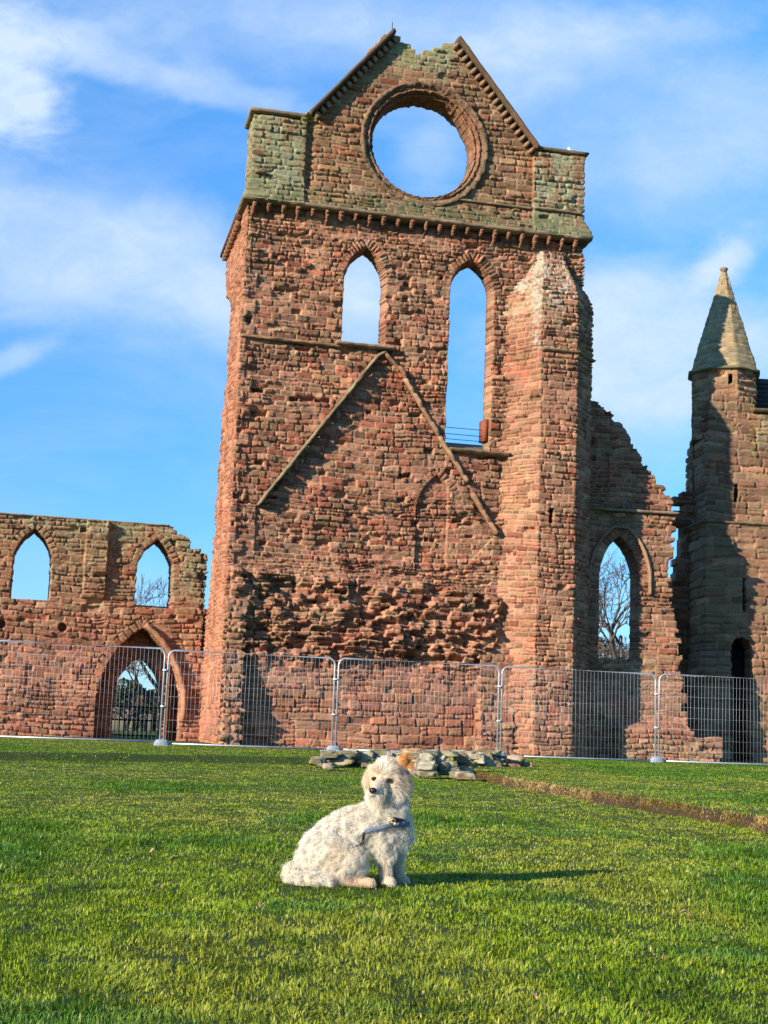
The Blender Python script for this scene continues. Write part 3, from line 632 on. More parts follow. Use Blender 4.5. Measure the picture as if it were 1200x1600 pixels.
# paler orange block in the right jamb
b = MB(); b.box((w2.cu+w2.a-.10, .35, hA(762, 670)[1]), (.13, .4, .58), col=P['red']*.8); b.build('jamb_block', M_STONE, church, False)
# --- weathered roof line of the lost building
moulding('roof_scar', church, [(u, -.0, v) for u, v in A.poly([(606, 548), (590, 556), (402, 790)])], M_STONE, .09, .22, 61, P['lichen']*.7, rough=.045, gaps=.7, col2=P['brown'])
moulding('roof_scar', church, [(u, -.0, v) for u, v in A.poly([(600, 552), (628, 580), (640, 604)])], M_STONE, .09, .13, 62, P['brown'], rough=.04, gaps=.7, col2=P['tan'])
moulding('roof_scar', church, [(u, -.0, v) for u, v in A.poly([(632, 592), (702, 708), (730, 753)])], M_STONE, .10, .13, 63, P['tan'], rough=.04, gaps=.7, col2=P['grey'])
moulding('roof_scar', church, [(u, -.0, v) for u, v in A.poly([(738, 772), (752, 795), (776, 835)])], M_STONE, .12, .13, 64, P['tan'], rough=.06, gaps=.7, col2=P['brown'])
# --- octagonal stair turret
fz = -.72
pathT = [(tu0-.12, .10), (tu0, 0.0), (tf0, fz), (tf1, fz), (tf1+.70, fz+.72), (tf1+.70, 1.0)]
zT = hA(850, 392, -.1)[1]; zTs = hA(870, 452, fz)[1]; zTstr = hA(870, 548, fz)[1]
seglT = np.hypot(*(np.diff(np.array(pathT), axis=0).T)); cT = np.concatenate([[0], np.cumsum(seglT)])
masT = Masonry(37, 0, cT[-1], -.3, zT, rows=(.10, .19), lens=(.2, .5), amp=.015, rough=.013, perode=.02, joint=.013, bev=.026, warp=.05, rc=.03, jd=.024)
def macroT(u, v, Ld):
    mid = (cT[2]+cT[3])/2
    return 0*u
slit = (cT[2]+hA(862, 800, fz)[0]-tf0, hA(862, 806, fz)[1]); slit2 = (cT[3]+.62, hA(906, 668, -.3)[1])
def cutT(u, v):
    a = np.maximum(np.abs(u-slit[0])-.07, np.abs(v-slit[1])-.21); b = np.maximum(np.abs(u-slit2[0])-.09, np.abs(v-slit2[1])-.34); return np.minimum(a, b)
def colT(u, v, Ld):
    up = sst(zTstr-.2, zTs+.3, v); f = (u > cT[2]) & (u < cT[3]); lowr = sst(7.8, 4, v)
    st = fbm(u*5, v*.5, 45, 3)
    pale = (.60*up*(u < cT[3]-.1)*(.25+.9*st)+.42*np.exp(-((u-cT[2]+.18)/.16)**2)*sst(zTstr-.7, zTstr+.3, v))
    return stone_color(u, v, Ld, 37, red=.22+.16*lowr, tan=.58, warm=.10*lowr, pale=np.clip(pale, 0, .75), lich=.30*up*(u < cT[3])+.05, yellow=.2*up*(u < cT[2]))
def postT(V):
    g_ = sst(zTs-.35, zT+.02, V[:, 2])**1.15; cx = (tf0+tf1)/2-.05; V[:, 0] = cx+(V[:, 0]-cx)*(1-.42*g_); V[:, 1] += .60*g_; return V
sheet('stair_turret', church, pathT, -.25, zT, masT, M_STONE, cut=cutT, post=postT, macro=macroT, colfn=colT, T=.40, lev=3, back=False)
b = MB(); b.box((slit[0]-cT[2]+tf0, fz+.42, slit[1]), (.5, .06, .8)); b.build('slit_darkness', M_DARK, church, False)  # black sheet behind the slit, painted as the shade within
moulding('string_course', church, [(tf0, fz, zTstr), (tf1, fz, zTstr), (tf1+.70, fz+.72, zTstr)], M_STONE, .07, .10, 58, P['grey'], plan=True, drop=True)
# turret base plinth
# --- broken stubs of the vanished side walls, standing out from the wall
def stub(x0, x1, out_, ztop, seed, prof, col=(.4, .5)):
    path = [(x0, .05), (x0, -out_), (x1, -out_*.9), (x1, .05)]; Ls = np.hypot(*(np.diff(np.array(path), axis=0).T)); c = np.concatenate([[0], np.cumsum(Ls)])
    mas = Masonry(seed, 0, c[-1], -.3, ztop, rows=(.12, .24), lens=(.2, .45), amp=.04, rough=.04, perode=.08, bev=.05)
    def keep(cu, cv, u, v):
        dep = np.where(cu < c[1], c[1]-cu, np.where(cu > c[2], cu-c[2], 0)); return cv < np.interp(out_-dep, [0, out_], [ztop, ztop*.97])
    def mac(u, v, Ld):
        return .16*(fbm(u*2, v*1.6, seed+3, 3)-.5)
    def pst(V):
        f = 1-np.interp(V[:, 2]+.25*(vn(V[:, 2]*2.3, V[:, 0]*2, seed+8)-.5), prof[0], prof[1]); V[:, 1] = np.where(V[:, 1] < 0, V[:, 1]*f, V[:, 1]); return V
    def colf(u, v, Ld): return stone_color(u, v, Ld, seed, red=.35, tan=.5, warm=.15, lich=.15, moss=.25*sst(ztop-1, ztop, v))
    return sheet('wall_stub', church, path, -.25, ztop+.15, mas, M_STONE, keep=keep, macro=mac, colfn=colf, T=.3, lev=2, back=False, post=pst)
ztS = hA(400, 1000)[1]
stub(uL+.02, uL+.50, .66, hA(390, 935)[1], 71, ([0, 1.0, 1.9, 2.4, 3.2, ztS+1.2], [0, .08, .45, .55, .35, .5]))
stub(hA(744, 1100)[0], hA(797, 1100)[0], .48, hA(770, 960)[1], 72, ([0, 1., 1.6, 2.6, 3.4], [0, .1, .5, .45, .9]))
# projecting rubble shelf at the left over the dark hollow
# --- eaves of the return wall
zE = ZC-.1
b = MB(); b.box((uL-.03, 2.65, ZC-.02), (.30, 3.5, .10), col=P['dark'])
b.build('eaves_course', M_STONE, church, False)
for q in range(9):
    b = MB(); b.box((uL-.07, 1.15+q*.36, ZC-.17), (.16, .13, .18), col=P['brown']); b.build('corbel', M_STONE, church, False)
# lightning rod
p = hA(615, 52); b = MB(); b.tube([(p[0], .2, p[1]-.3), (p[0], .2, p[1]+.42)], .010, 6); b.build('lightning_rod', M_IRON, church)

# ================================================================== CLOISTER-SIDE WALL (left)
B = Frame(0, 41, 15)
hB = lambda x, y, d=0.0: B.hit(x, y, d)
low = empty('ruined_side_wall', B.o, B.yaw, 'low ruined red and brown wall with two pointed windows above a deep arched doorway', 'ruin')
b1 = lancet(B, 20, 82, 937, 52, 826, 880, .20, .16); b2 = lancet(B, 213, 272, 949, 243, 842, 895, .20, .16)
aL = hB(149, 1100)[0]; aR = hB(281, 1100)[0]; apx = hB(216, 980)
door = Arch((aL+aR)/2, (aR-aL)/2, -5, hB(222, 1105)[1], apx[1], .26, .2)
zBt = 6.08; uB0 = -17.0; uB1 = hB(323, 900)[0]
masB = Masonry(51, uB0, uB1, -.3, zBt, rows=(.09, .20), lens=(.22, .6), amp=.018, rough=.017, perode=.05, joint=.012, bev=.028, rc=.03, jd=.024, warp=.07, arches=[b1, b2, door])
outB = [(uB0-1, -1), (uB0-1, zBt)]+[(hB(262, 826)[0], zBt)]+B.poly([(268, 830), (280, 840), (296, 850), (312, 862), (323, 874)])+[(uB1, 4.), (uB1+.5, -1)]
def macroB(u, v, Ld):
    pil = (u > hB(133, 860)[0]) & (u < hB(168, 860)[0]) & (v > hB(150, 935)[1])
    pb = (np.abs(u-hB(165, 1100)[0]) < 0)
    zs = hB(150, 950)[1]
    h = .20*pil*sst(zs-.1, zs+.9, v)+.10*sst(2.9, 1.2, v)*1.0+.18*(fbm(u*1.1, v*1.3, 67, 4)-.5)*sst(4.0, 2.4, v)
    for (px, py) in ((2, 975), (98, 980)):
        a, c = hB(px, py); h = h-.28*sst(.13, .09, np.hypot((u-a), v-c))
    return h
def colB(u, v, Ld):
    up = sst(3.3, 4.4, v); n = fbm(u*.8, v*1.2, 5, 3)
    rightend = sst(-6.0, -5.5, u)*sst(3.8, 4.4, v)
    rr = .55+.4*sst(.45, .6, n)*(v > 3.3)*(v < 5)-.35*sst(4.9, 5.5, v)
    return stone_color(u, v, Ld, 51, red=rr-.5*rightend-.25*up, tan=.40+.2*up, warm=.45*sst(3.1, 2.3, v), lich=.24*up+.25*rightend+.2*sst(5.3, 5.9, v), moss=.15*sst(3.2, 3.7, v)*sst(4.0, 3.7, v), mort=(.95, .95, .9))*mixc(np.ones(3)+0*u[..., None], np.array([.84, .90, .86]), up)
sheet('wall', low, [(uB0, 0), (uB1, 0), (uB1, .9)], -.25, zBt+.02, masB, M_STONE, s0=uB0, keep=lambda cu, cv, u, v: (ragged(outB, .12)(cu, cv, u, v) | (u > uB1)) & (v < np.interp(u, [-9, -6.3, -5.2, 0], [9, 9, 5.4, 5.4])),
      cut=lambda u, v: np.minimum(np.minimum(b1.sdf(u, v), b2.sdf(u, v)), door.sdf(u, v)), macro=macroB, colfn=colB, T=.86, lev=6, splay=.04)
moulding('coping', low, [(uB0, .3, zBt+.04), (hB(265, 826)[0], .3, zBt+.04)], M_STONE, .07, .34, 73, P['pale']*.8, dep=.62, rough=.02)
# inner order of the doorway: a second wall with a narrower arch behind it
dI = .88
iL = B.hit(176, 1100, dI)[0]; iR = B.hit(254, 1100, dI)[0]; ia = B.hit(215, 1025, dI)[1]; isp = B.hit(215, 1090, dI)[1]
inner = Arch((iL+iR)/2, (iR-iL)/2, -5, isp, ia, .3, .22)
masBi = Masonry(53, aL-1, aR+1, -.3, 4, rows=(.16, .25), lens=(.25, .6), arches=[inner], amp=.015, rough=.02)
sheet('inner_arch_wall', low, [(aL-.9, dI), (aR+1.2, dI)], -.25, 3.9, masBi, M_STONE, s0=aL-.9, cut=lambda u, v: inner.sdf(u, v), colfn=lambda u, v, Ld: stone_color(u, v, Ld, 53, red=.5, tan=.4, warm=.3), T=.5, lev=3, splay=.05)
# remnant of a projecting arch on the right of the doorway, which throws a shadow on the wall
hd_ = []
for k in range(19):
    ph = math.atan2(door.va-door.vs, door.R-door.a)*(1-k/18); hd_.append((door.cu-door.R+door.a+(door.R+.09)*math.cos(ph), 0, door.vs+(door.R+.09)*math.sin(ph)))
moulding('arch_remnant', low, hd_+[(hd_[-1][0]-.02, 0, hd_[-1][2]-.35)], M_STONE, .15, .27, 91, P['tan'], rough=.05, col2=P['orange'])

# ================================================================== RIGHT CHAPEL WALL FRAGMENT
D = Frame(0, 37.62, 7)
hD = lambda x, y, d=0.0: D.hit(x, y, d)
frag = empty('ruined_chapel_wall', D.o, D.yaw, 'broken brown wall fragment with stepped top and one pointed window, right of the turret', 'ruin')
d1 = lancet(D, 934, 996, 1030, 966, 838, 905, .24, .14)
uD0 = hD(880, 900)[0]; uD1 = hD(1118, 1100)[0]
outD = [(uD0-1, -1), (uD0-1, hD(920, 620)[1])]+D.poly([(932, 622), (950, 640), (972, 668), (990, 700), (1006, 722), (1020, 745), (1036, 762), (1052, 790), (1052, 806), (1048, 850), (1043, 905), (1049, 960), (1060, 1010), (1062, 1060), (1068, 1090), (1072, 1148), (1116, 1152), (1118, 1200)])+[(uD1, -1)]
masD = Masonry(61, uD0, uD1, -.3, 11, rows=(.11, .20), lens=(.25, .6), amp=.013, rough=.014, perode=.03, joint=.012, bev=.028, jd=.024, rc=.03, arches=[d1])
zDs = hD(985, 800)[1]
def macroD(u, v, Ld):
    pl = sst(hD(1000, 1125)[1], hD(1000, 1140)[1], v)*sst(hD(955, 1150)[0]-.05, hD(955, 1150)[0]+.1, u)
    thick = .16*(v < zDs)
    return .40*pl+thick+.10*(fbm(u*1.3, v*1.2, 68, 3)-.5)-.07*((np.abs(u-hD(948, 740)[0]) < .06) & (np.abs(v-hD(948, 745)[1]) < .65))
sheet('wall', frag, [(uD0, 0), (uD1, 0)], -.25, 10.4, masD, M_STONE, s0=uD0, keep=ragged(outD, .06), cut=lambda u, v: d1.sdf(u, v), macro=macroD,
      colfn=lambda u, v, Ld: stone_color(u, v, Ld, 61, red=.30, tan=.55, lich=.10+.2*sst(1.0, .2, v), mort=(.95, .95, .95)), T=.5, lev=5, splay=.06)
moulding('string_course', frag, [(uD0, -.16, zDs), (hD(1052, 803)[0]+.08, -.16, zDs)], M_STONE, .09, .12, 74, P['grey'], rough=.03)
# hood mould over the window
hp = []
for k in range(-14, 15):
    ph = abs(k)/14*math.atan2(d1.va-d1.vs, d1.R-d1.a); rr = d1.R+.30; x_ = -(d1.R-d1.a)+rr*math.cos(ph); z_ = d1.vs+rr*math.sin(ph)
    if x_ < 0: continue
    hp.append((-x_ if k > 0 else x_, z_, k))
Lh = sorted([(d1.cu-abs(x), z) for x, z, k in hp if k > 0], key=lambda q: q[1]); Rh = sorted([(d1.cu+abs(x), z) for x, z, k in hp if k <= 0], key=lambda q: -q[1])
moulding('hood_mould', frag, [(d1.cu-d1.a-.30, -.16, d1.vs-.4)]+[(x, -.16, z) for x, z in Lh]+[(x, -.16, z) for x, z in Rh]+[(d1.cu+d1.a+.30, -.16, d1.vs-.4)], M_STONE, .09, .10, 75, P['tan'], rough=.02)

# ================================================================== SPIRED STAIR TOWER (right)
T5 = Frame(0, 40.3, 5)
h5 = lambda x, y, d=0.0: T5.hit(x, y, d)
tower = empty('spired_tower', T5.o, T5.yaw, 'brown stone stair tower with a pointed octagonal stone spire at the right edge', 'tower')
uc0 = h5(1105, 900)[0]; bz = h5(1125, 640)[1]; uTR = 14.5
masE = Masonry(81, -4, uTR+6, -.3, 12, Kfn=lambda u, v: np.where(u > uc0+.1, 1.0, .6), rows=(.18, .32), lens=(.3, .75), amp=.011, rough=.013, perode=.02, joint=.012, bev=.03, jd=.024)
slits = [(h5(1151, 770)[0], h5(1151, 770)[1], .06, .27), (h5(1161, 930)[0], h5(1161, 930)[1], .06, .5)]
dE = Arch((h5(1140, 1040)[0]+h5(1172, 1040)[0])/2, (h5(1172, 1040)[0]-h5(1140, 1040)[0])/2, -5, h5(1155, 1015)[1], h5(1155, 998)[1]+.03, .14, .14)
masE.arches = (dE,)
def cutE(u, v):
    d = dE.sdf(u, v)
    for a, c, w_, h_ in slits: d = np.minimum(d, np.maximum(np.abs(u-a)-w_, np.abs(v-c)-h_))
    return d
zEs = h5(1150, 819)[1]
def keepE(cu, cv, u, v):
    fr = cu > uc0; top = np.where(u < uc0, np.interp(uc0-u, [0, 1.2, 2.1, 2.2], [bz+.3, bz-.2, bz-1.1, bz-2.4]), np.interp(u, [uc0, uc0+.3, h5(1176, 640)[0], h5(1180, 640)[0], 20], [bz+.3, bz+.5, bz+.5, bz, bz]))
    return cv < top
def macroE(u, v, Ld): return .13*(v < zEs)+.05*(v < 3.2)+.06*(fbm(u*1.1, v*1.1, 69, 3)-.5)
colE = lambda u, v, Ld: stone_color(u, v, Ld, 81, red=.10, tan=.62, lich=.10+.25*sst(8.5, 10.3, v)*sst(h5(1155, 640)[0], h5(1185, 640)[0], u), yellow=.5*np.exp(-((u-h5(1177, 700)[0])/.15)**2)*sst(8, 9.5, v), mort=(.9, .95, 1))*np.array([.80, .86, .86])
sheet('tower_wall', tower, [(uc0, 2.15), (uc0, 0), (uTR, 0)], -.25, bz+.7, masE, M_STONE, s0=uc0-2.15, res=.03, keep=keepE, cut=cutE, macro=macroE, colfn=colE, T=.6, lev=4)
moulding('string_course', tower, [(uc0, 2.1, zEs), (uc0, 0, zEs), (uTR, 0, zEs)], M_STONE, .10, .22, 76, P['grey']*.7, plan=True, drop=True)
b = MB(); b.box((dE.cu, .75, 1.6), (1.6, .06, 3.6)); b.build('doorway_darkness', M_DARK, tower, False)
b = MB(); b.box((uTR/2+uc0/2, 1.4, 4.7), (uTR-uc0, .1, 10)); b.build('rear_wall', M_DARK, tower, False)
# octagonal turret
oR = None; fu0 = h5(1126, 610)[0]; fu1 = h5(1173, 610)[0]; apo = .955; sd_ = apo*2*math.tan(math.pi/8); ocx, ocy = h5(1131, 575, 1.0)[0], 1.0; OT = -18
zo = h5(1150, 575)[1]; zap = h5(1138, 425, apo)[1]
oct_ = [(ocx+apo/math.cos(math.pi/8)*math.cos(math.radians(a+OT)), ocy+apo/math.cos(math.pi/8)*math.sin(math.radians(a+OT))) for a in (157.5, 202.5, 247.5, 292.5, 337.5, 382.5, 427.5, 472.5, 517.5)]
masO = Masonry(83, 0, 8*sd_, bz-3, zo, rows=(.15, .24), lens=(.3, .7), amp=.010, rough=.012, perode=.02, jd=.02)
so_ = (2.72*sd_, h5(1158, 593)[1])
sheet('octagonal_shaft', tower, oct_, bz-.8, zo, masO, M_STONE, res=.03, cut=lambda u, v: np.maximum(np.abs(u-so_[0])-.06, np.abs(v-so_[1])-.16), T=.3, lev=2, back=False,
      colfn=lambda u, v, Ld: stone_color(u, v, Ld, 83, red=.10, tan=.62, lich=.18, yellow=.12, mort=(.9, .95, 1))*np.array([.84, .9, .88]))
b = MB(); b.box((ocx, ocy, zo-.6), (apo*1.2, apo*1.2, 1.0)); b.build('slit_darkness', M_DARK, tower, False)  # black core in the shaft, painted as the shade behind its slit
moulding('string_course', tower, [(x, y, zo+.02) for x, y in oct_], M_STONE, .10, .12, 77, P['lichen']*.8, plan=True, rough=.015)
def spire():
    n = 8; rows = 80; V = []; cc = []; rr = 1.03*apo/math.cos(math.pi/8); sub = 8
    for k in range(rows+1):
        t = k/rows; z = zo+.04+(zap-zo)*t; course = (k//4); r = rr*(1-t)*(1+.02*math.sin(t*math.pi))+.07*t
        for a in range(n*sub):
            e = a//sub; f = (a % sub)/sub; a0 = math.radians(157.5+OT+45*e); a1 = a0+math.pi/4
            x = (1-f)*math.cos(a0)+f*math.cos(a1); y = (1-f)*math.sin(a0)+f*math.sin(a1)
            j = rnd(course*37+e*5+int(f*2.99), 7)
            rj = r*(1+.02*(j-.5))+.035*(vn(np.array(a*.5), np.array(k*.35), 9)-.5)+(.006 if k % 4 else -.010)
            V.append((ocx+rj*x, ocy+rj*y, z))
            c = mixc(P['grey'], P['lichen'], .3+.5*float(vn(np.array(a*.35), np.array(k*.16), 19))); c = mixc(c, P['tan'], .5*(j > .6)); c = mixc(c, P['yellow'], .28*float(vn(np.array(a*.6), np.array(k*.2), 29)))
            if k % 4 == 0: c = c*.85
            cc.append(c*(.72+.5*j)*(.8+.4*rnd(a*91+k, 3)))
    m = n*sub; i = np.arange(rows)[:, None]*m; j = np.arange(m)[None]; k = (j+1) % m
    F = np.stack([i+j, i+k, i+m+k, i+m+j], -1).reshape(-1, 4); sp = mesh_obj('spire', V, F, M_STONE, tower, False, np.array(cc))
    b = MB(); b.tube([(ocx, ocy, zap-.05), (ocx, ocy, zap+.05), (ocx, ocy, zap+.10), (ocx, ocy, zap+.13)], [.09, .10, .14, .11], 10, P['grey']*.8); b.build('finial', M_STONE, sp, True)
spire()
# slated roof and dark recess right of the shaft
xr = h5(1178, 620)[0]; zr = h5(1190, 577)[1]
b = MB(); b.box(((xr+uTR)/2+.1, 1.3, (bz+zr)/2+.02), (uTR-xr-.2, .3, zr-bz), col=P['grey']*.35)
for k in range(9):
    b.box(((xr+uTR)/2+.1, 1.3-.17+.0*k, bz+.1+k*(zr-bz-.1)/9), (uTR-xr-.2, .04+.01*(k % 2), .03), col=P['grey']*.25)
b.build('slated_upper_wall', M_SLATE, tower, False)
moulding('ledge', tower, [(h5(1175, 640)[0], -.02, bz+.03), (uTR, -.02, bz+.03)], M_STONE, .12, .16, 78, P['grey']*.6, drop=True, dep=1.0)
# low dark wall behind, between the fragment and the tower
lw = Frame(0, 41.6, 5); lwe = empty('ruined_back_wall', lw.o, lw.yaw, 'dark ragged wall end seen in the narrow gap left of the spired tower', 'ruin')
x0_, x1_ = lw.hit(1034, 1000)[0], lw.hit(1075, 1000)[0]; outW = [(x0_-1, -1), (x0_, 1)]+lw.poly([(1040, 1040), (1047, 960), (1047, 905), (1057, 862), (1061, 800), (1060, 756), (1066, 752), (1090, 752)])+[(x1_+1, -1)]
masW = Masonry(85, x0_-1, x1_+1, -.3, 9, rows=(.18, .3), lens=(.3, .6), amp=.05, rough=.03)
sheet('wall', lwe, [(x0_-.2, 0), (x1_+.3, 0)], -.25, 8.2, masW, M_STONE, s0=x0_-.2, res=.04, keep=ragged(outW, .15), T=.5, lev=2, colfn=lambda u, v, Ld: stone_color(u, v, Ld, 85, red=.1, tan=.5)*.8)
# ================================================================== GRASS
def leaf_mat(name, trans=.35, rough=.6):
    m, t, b = newmat(name, rough); at = nd(t, 'ShaderNodeAttribute', attribute_name='col'); t.links.new(at.outputs['Color'], b.inputs['Base Color'])
    tr = nd(t, 'ShaderNodeBsdfTranslucent'); t.links.new(at.outputs['Color'], tr.inputs[0]); mx = nd(t, 'ShaderNodeMixShader'); mx.inputs[0].default_value = trans
    t.links.new(b.outputs[0], mx.inputs[1]); t.links.new(tr.outputs[0], mx.inputs[2]); t.links.new(mx.outputs[0], t.nodes['Material Output'].inputs[0]); return m
M_GRASS = leaf_mat('grass_blade', .35, .5)
def grass():
    r = np.random.RandomState(4)
    n = int(1080000*float(os.environ.get('GR', '1')))
    # density falls with distance
    y = np.linspace(2.2, 34, 4000); pdf = (y*.35+1.5)*(3/y)**1.62; cdf = np.cumsum(pdf); cdf /= cdf[-1]
    Y = np.interp(r.rand(n), cdf, y); X = (r.rand(n)*2-1)*(Y*.35+1.5)
    # clumping
    cl = vn(X*9, Y*9, 21)*.5+vn(X*23, Y*19, 22)*.5; keep = r.rand(n) < .12+1.3*sst(.15, .62, cl); X, Y = X[keep], Y[keep]
    # tufts hanging over the cut edge
    ke = np.array(EDGE[3:7]); m = 26000; t = r.rand(m)**.8*3; k = np.minimum(t.astype(int), 2); f = t-k
    ex = ke[k, 0]*(1-f)+ke[k+1, 0]*f+r.normal(0, .020, m); ey = ke[k, 1]*(1-f)+ke[k+1, 1]*f+r.normal(0, .02, m)
    X = np.concatenate([X, ex]); Y = np.concatenate([Y, ey]); n = len(X)
    Z, sd = lawn_z(X, Y)
    # keep the dog's seat and the stones clear of tall blades
    lush = sst(.50, .66, fbm(X*.45+3, Y*.28, 31, 3)); lush = np.maximum(lush, sst(.9, .2, np.hypot((X+.95)/.9, (Y-7.9)/.9))*.9)
    lush = np.maximum(lush, .7*sst(.7, .1, np.hypot((X+2.0)/.6, (Y-8.9)/.7)))
    far = Y/6.
    hgt = (.011+.015*r.rand(n))*(.8+.4*vn(X*7, Y*6, 24))*(1+.7*lush)*(1+.35*(r.rand(n) > .93))*np.clip(1-.2*(far-1), .75, 1)
    kerb = (np.abs(sd-.005) < .034) & (X > .9) & (Y < 23)
    hgt = np.where(kerb, hgt*1.5, hgt)
    wid = (.0017+.0013*r.rand(n))*(1+Y/5.5)
    ang = r.rand(n)*2*math.pi; la = r.normal(.6, 1.3, n); ang = np.where(r.rand(n) < .5, ang, 6.28*vn(X*5, Y*5, 25)*1.5); lean = r.rand(n)**1.1*1.15
    dx = np.cos(ang)*lean*hgt; dy = np.sin(ang)*lean*hgt; sx = np.cos(ang+1.57+r.normal(0, .5, n)); sy = np.sin(ang+1.57+r.normal(0, .5, n))
    z0 = Z-.006
    v0 = np.stack([X-sx*wid/2, Y-sy*wid/2, z0], 1); v1 = np.stack([X+sx*wid/2, Y+sy*wid/2, z0], 1)
    mx_ = X+dx*.35; my = Y+dy*.35; mz = z0+hgt*.6; v2 = np.stack([mx_-sx*wid*.42, my-sy*wid*.42, mz], 1); v3 = np.stack([mx_+sx*wid*.42, my+sy*wid*.42, mz], 1)
    v4 = np.stack([X+dx*1.1, Y+dy*1.1, z0+hgt*(1-.25*lean)], 1)
    V = np.stack([v0, v1, v2, v3, v4], 1).reshape(-1, 3); i = np.arange(n)*5
    F4 = np.stack([i, i+1, i+3, i+2], 1); F3 = np.stack([i+2, i+3, i+4], 1)
    g1 = np.array([.120, .205, .008]); g2 = np.array([.205, .270, .014]); g3 = np.array([.050, .135, .008]); dry = np.array([.42, .34, .15]); br = np.array([.17, .10, .045])
    t = r.rand(n); dryf = fbm(X*.5, Y*.35, 41, 4)
    c = mixc(np.broadcast_to(g1, (n, 3)), g2, t*.9*(1-.6*lush)); c = mixc(c, g3, np.clip(.75*lush+(r.rand(n) > .8)*.5, 0, 1))
    c = mixc(c, np.array([.30, .27, .05]), np.clip(.30*sst(.45, .62, fbm(X*.9, Y*.5, 43, 4))*(1-lush), 0, 1)); c = mixc(c, g3*.75, .6*sst(.56, .7, fbm(X*2.6, Y*2.0, 44, 3)))
    clo = sst(.66, .72, fbm(X*1.6, Y*1.3, 47, 3)); c = mixc(c, np.array([.045, .15, .02]), clo*.5); 
    c = mixc(c, dry, (r.rand(n) < .03+.10*sst(.5, .66, dryf)*(1-lush))*.7)
    c = mixc(c, br, kerb*(r.rand(n) < .85)*.9*(sd < .07)); c = mixc(c, dry, kerb*(r.rand(n) < .75*sst(.45, .6, vn(X*2.3, Y*2.3, 88)))*.6)
    c = c*(.6+.75*r.rand(n))[:, None]*np.array([1.50, 1.33, 1.15])
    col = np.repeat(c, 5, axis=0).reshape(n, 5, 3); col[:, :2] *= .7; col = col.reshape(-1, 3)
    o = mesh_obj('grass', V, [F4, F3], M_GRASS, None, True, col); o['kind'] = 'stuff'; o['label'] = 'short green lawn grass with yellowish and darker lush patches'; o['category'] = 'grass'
grass()
# ================================================================== FENCE PANELS
FN = Frame(0, 31.35, 11.9)
def fence():
    edges = [-18, 255.5, 523.5, 781, 1027, 1286]
    us = [FN.hit(x, 1110)[0] for x in edges]
    labs = ['steel mesh fence panel in front of the arched doorway, cut by the left edge', 'steel mesh fence panel before the left corner of the gable wall',
            'steel mesh fence panel before the middle of the gable wall, behind the dog and rocks', 'steel mesh fence panel before the octagonal turret and the chapel window',
            'steel mesh fence panel before the spired tower, cut by the right edge']
    first = None
    W_ = 3.50; zb = .06; hh = 1.98
    # prototype
    def make(w):
        root = empty('wire_fence', (0, 0, 0), FN.yaw)
        r = .021; rc = .16; pts = []
        def arc(cx, cz, a0, a1):
            for k in range(7):
                a = a0+(a1-a0)*k/6; pts.append((cx+rc*math.cos(a), 0, cz+rc*math.sin(a)))
        x0 = .04; x1 = w-.04; pts.append((x0, 0, zb-.05)); arc(x0+rc, zb+hh-rc, math.pi, math.pi/2); arc(x1-rc, zb+hh-rc, math.pi/2, 0); pts.append((x1, 0, zb-.05))
        b = MB(); b.tube(pts, r, 8); b.tube([(x0, 0, zb), (x1, 0, zb)], r*.9, 8); b.build('frame', M_GALV, root)
        b = MB(); nv_ = int(round((x1-x0)/.088)); rr = np.random.RandomState(3)
        for k in range(1, nv_):
            x = x0+(x1-x0)*k/nv_+rr.normal(0, .003); b.tube([(x, -.004, zb), (x+rr.normal(0, .006), -.004+rr.normal(0, .01), zb+hh*.5), (x, -.004, zb+hh)], .0024, 4)
        for k in range(1, 8):
            z = zb+hh*k/8; b.tube([(x0, .004, z), (x1, .004, z)], .0016, 4)
        b.build('wire_mesh', M_WIRE, root, False)
        for z in (zb+.75, zb+1.52):
            b = MB(); b.box((w, -.01, z), (.15, .05, .035)); b.tube([(w, -.03, z), (w, -.06, z)], .012, 6); b.build('clamp', M_GALV, root, False)
        return root
    protos = {}
    for k in range(5):
        w = us[k+1]-us[k]; root = make(w)
        p = FN.o+FN.d*us[k]; zg = float(lawn_z(p[0]+FN.d[0]*w/2, p[1]+FN.d[1]*w/2)[0]); dz = [.02, .0, -.01, -.02, -.02][k]
        root.location = (p[0], p[1], zg+dz); root.rotation_euler = (math.radians([.6, -.4, .3, -.7, .5][k]), 0, FN.yaw)
        tag(root, labs[k], 'fence panel', 'steel mesh fence panels along the ruin')
    fl = ['pale block foot at the fence joint by the arched doorway', 'pale block foot at the fence joint left of the ruined footing', 'pale block foot at the fence joint behind the rocks', 'pale block foot at the fence joint below the chapel window']
    for k in range(1, 5):
        p = FN.o+FN.d*us[k]; zg = float(lawn_z(p[0], p[1])[0]); V = []
        b = MB(); n = 12
        for q in range(5):
            t = q/4; ww = .17-.05*t*t; hz = .14*t
            a = np.arange(n)*2*math.pi/n
            b_ = np.stack([np.sign(np.cos(a))*np.abs(np.cos(a))**.5*ww*(.98 if q else 1), np.sign(np.sin(a))*np.abs(np.sin(a))**.5*.10, np.full(n, hz-.02)], 1); V.append(b_)
        V.append(np.array([[0, 0, .115]])); VV = np.vstack(V); i = np.arange(4)[:, None]*n; j = np.arange(n)[None]; F = np.stack([i+j, i+(j+1) % n, i+n+(j+1) % n, i+n+j], -1).reshape(-1, 4)
        tri = np.array([[4*n+q, 4*n+(q+1) % n, 5*n] for q in range(n)])
        o = mesh_obj('concrete_block', VV, [F, tri], M_CONC, None, True, None); o.location = (p[0], p[1], zg+.01); o.rotation_euler = (0, 0, FN.yaw)
        tag(o, fl[k-1], 'fence foot', 'block feet under the fence joints')
fence()
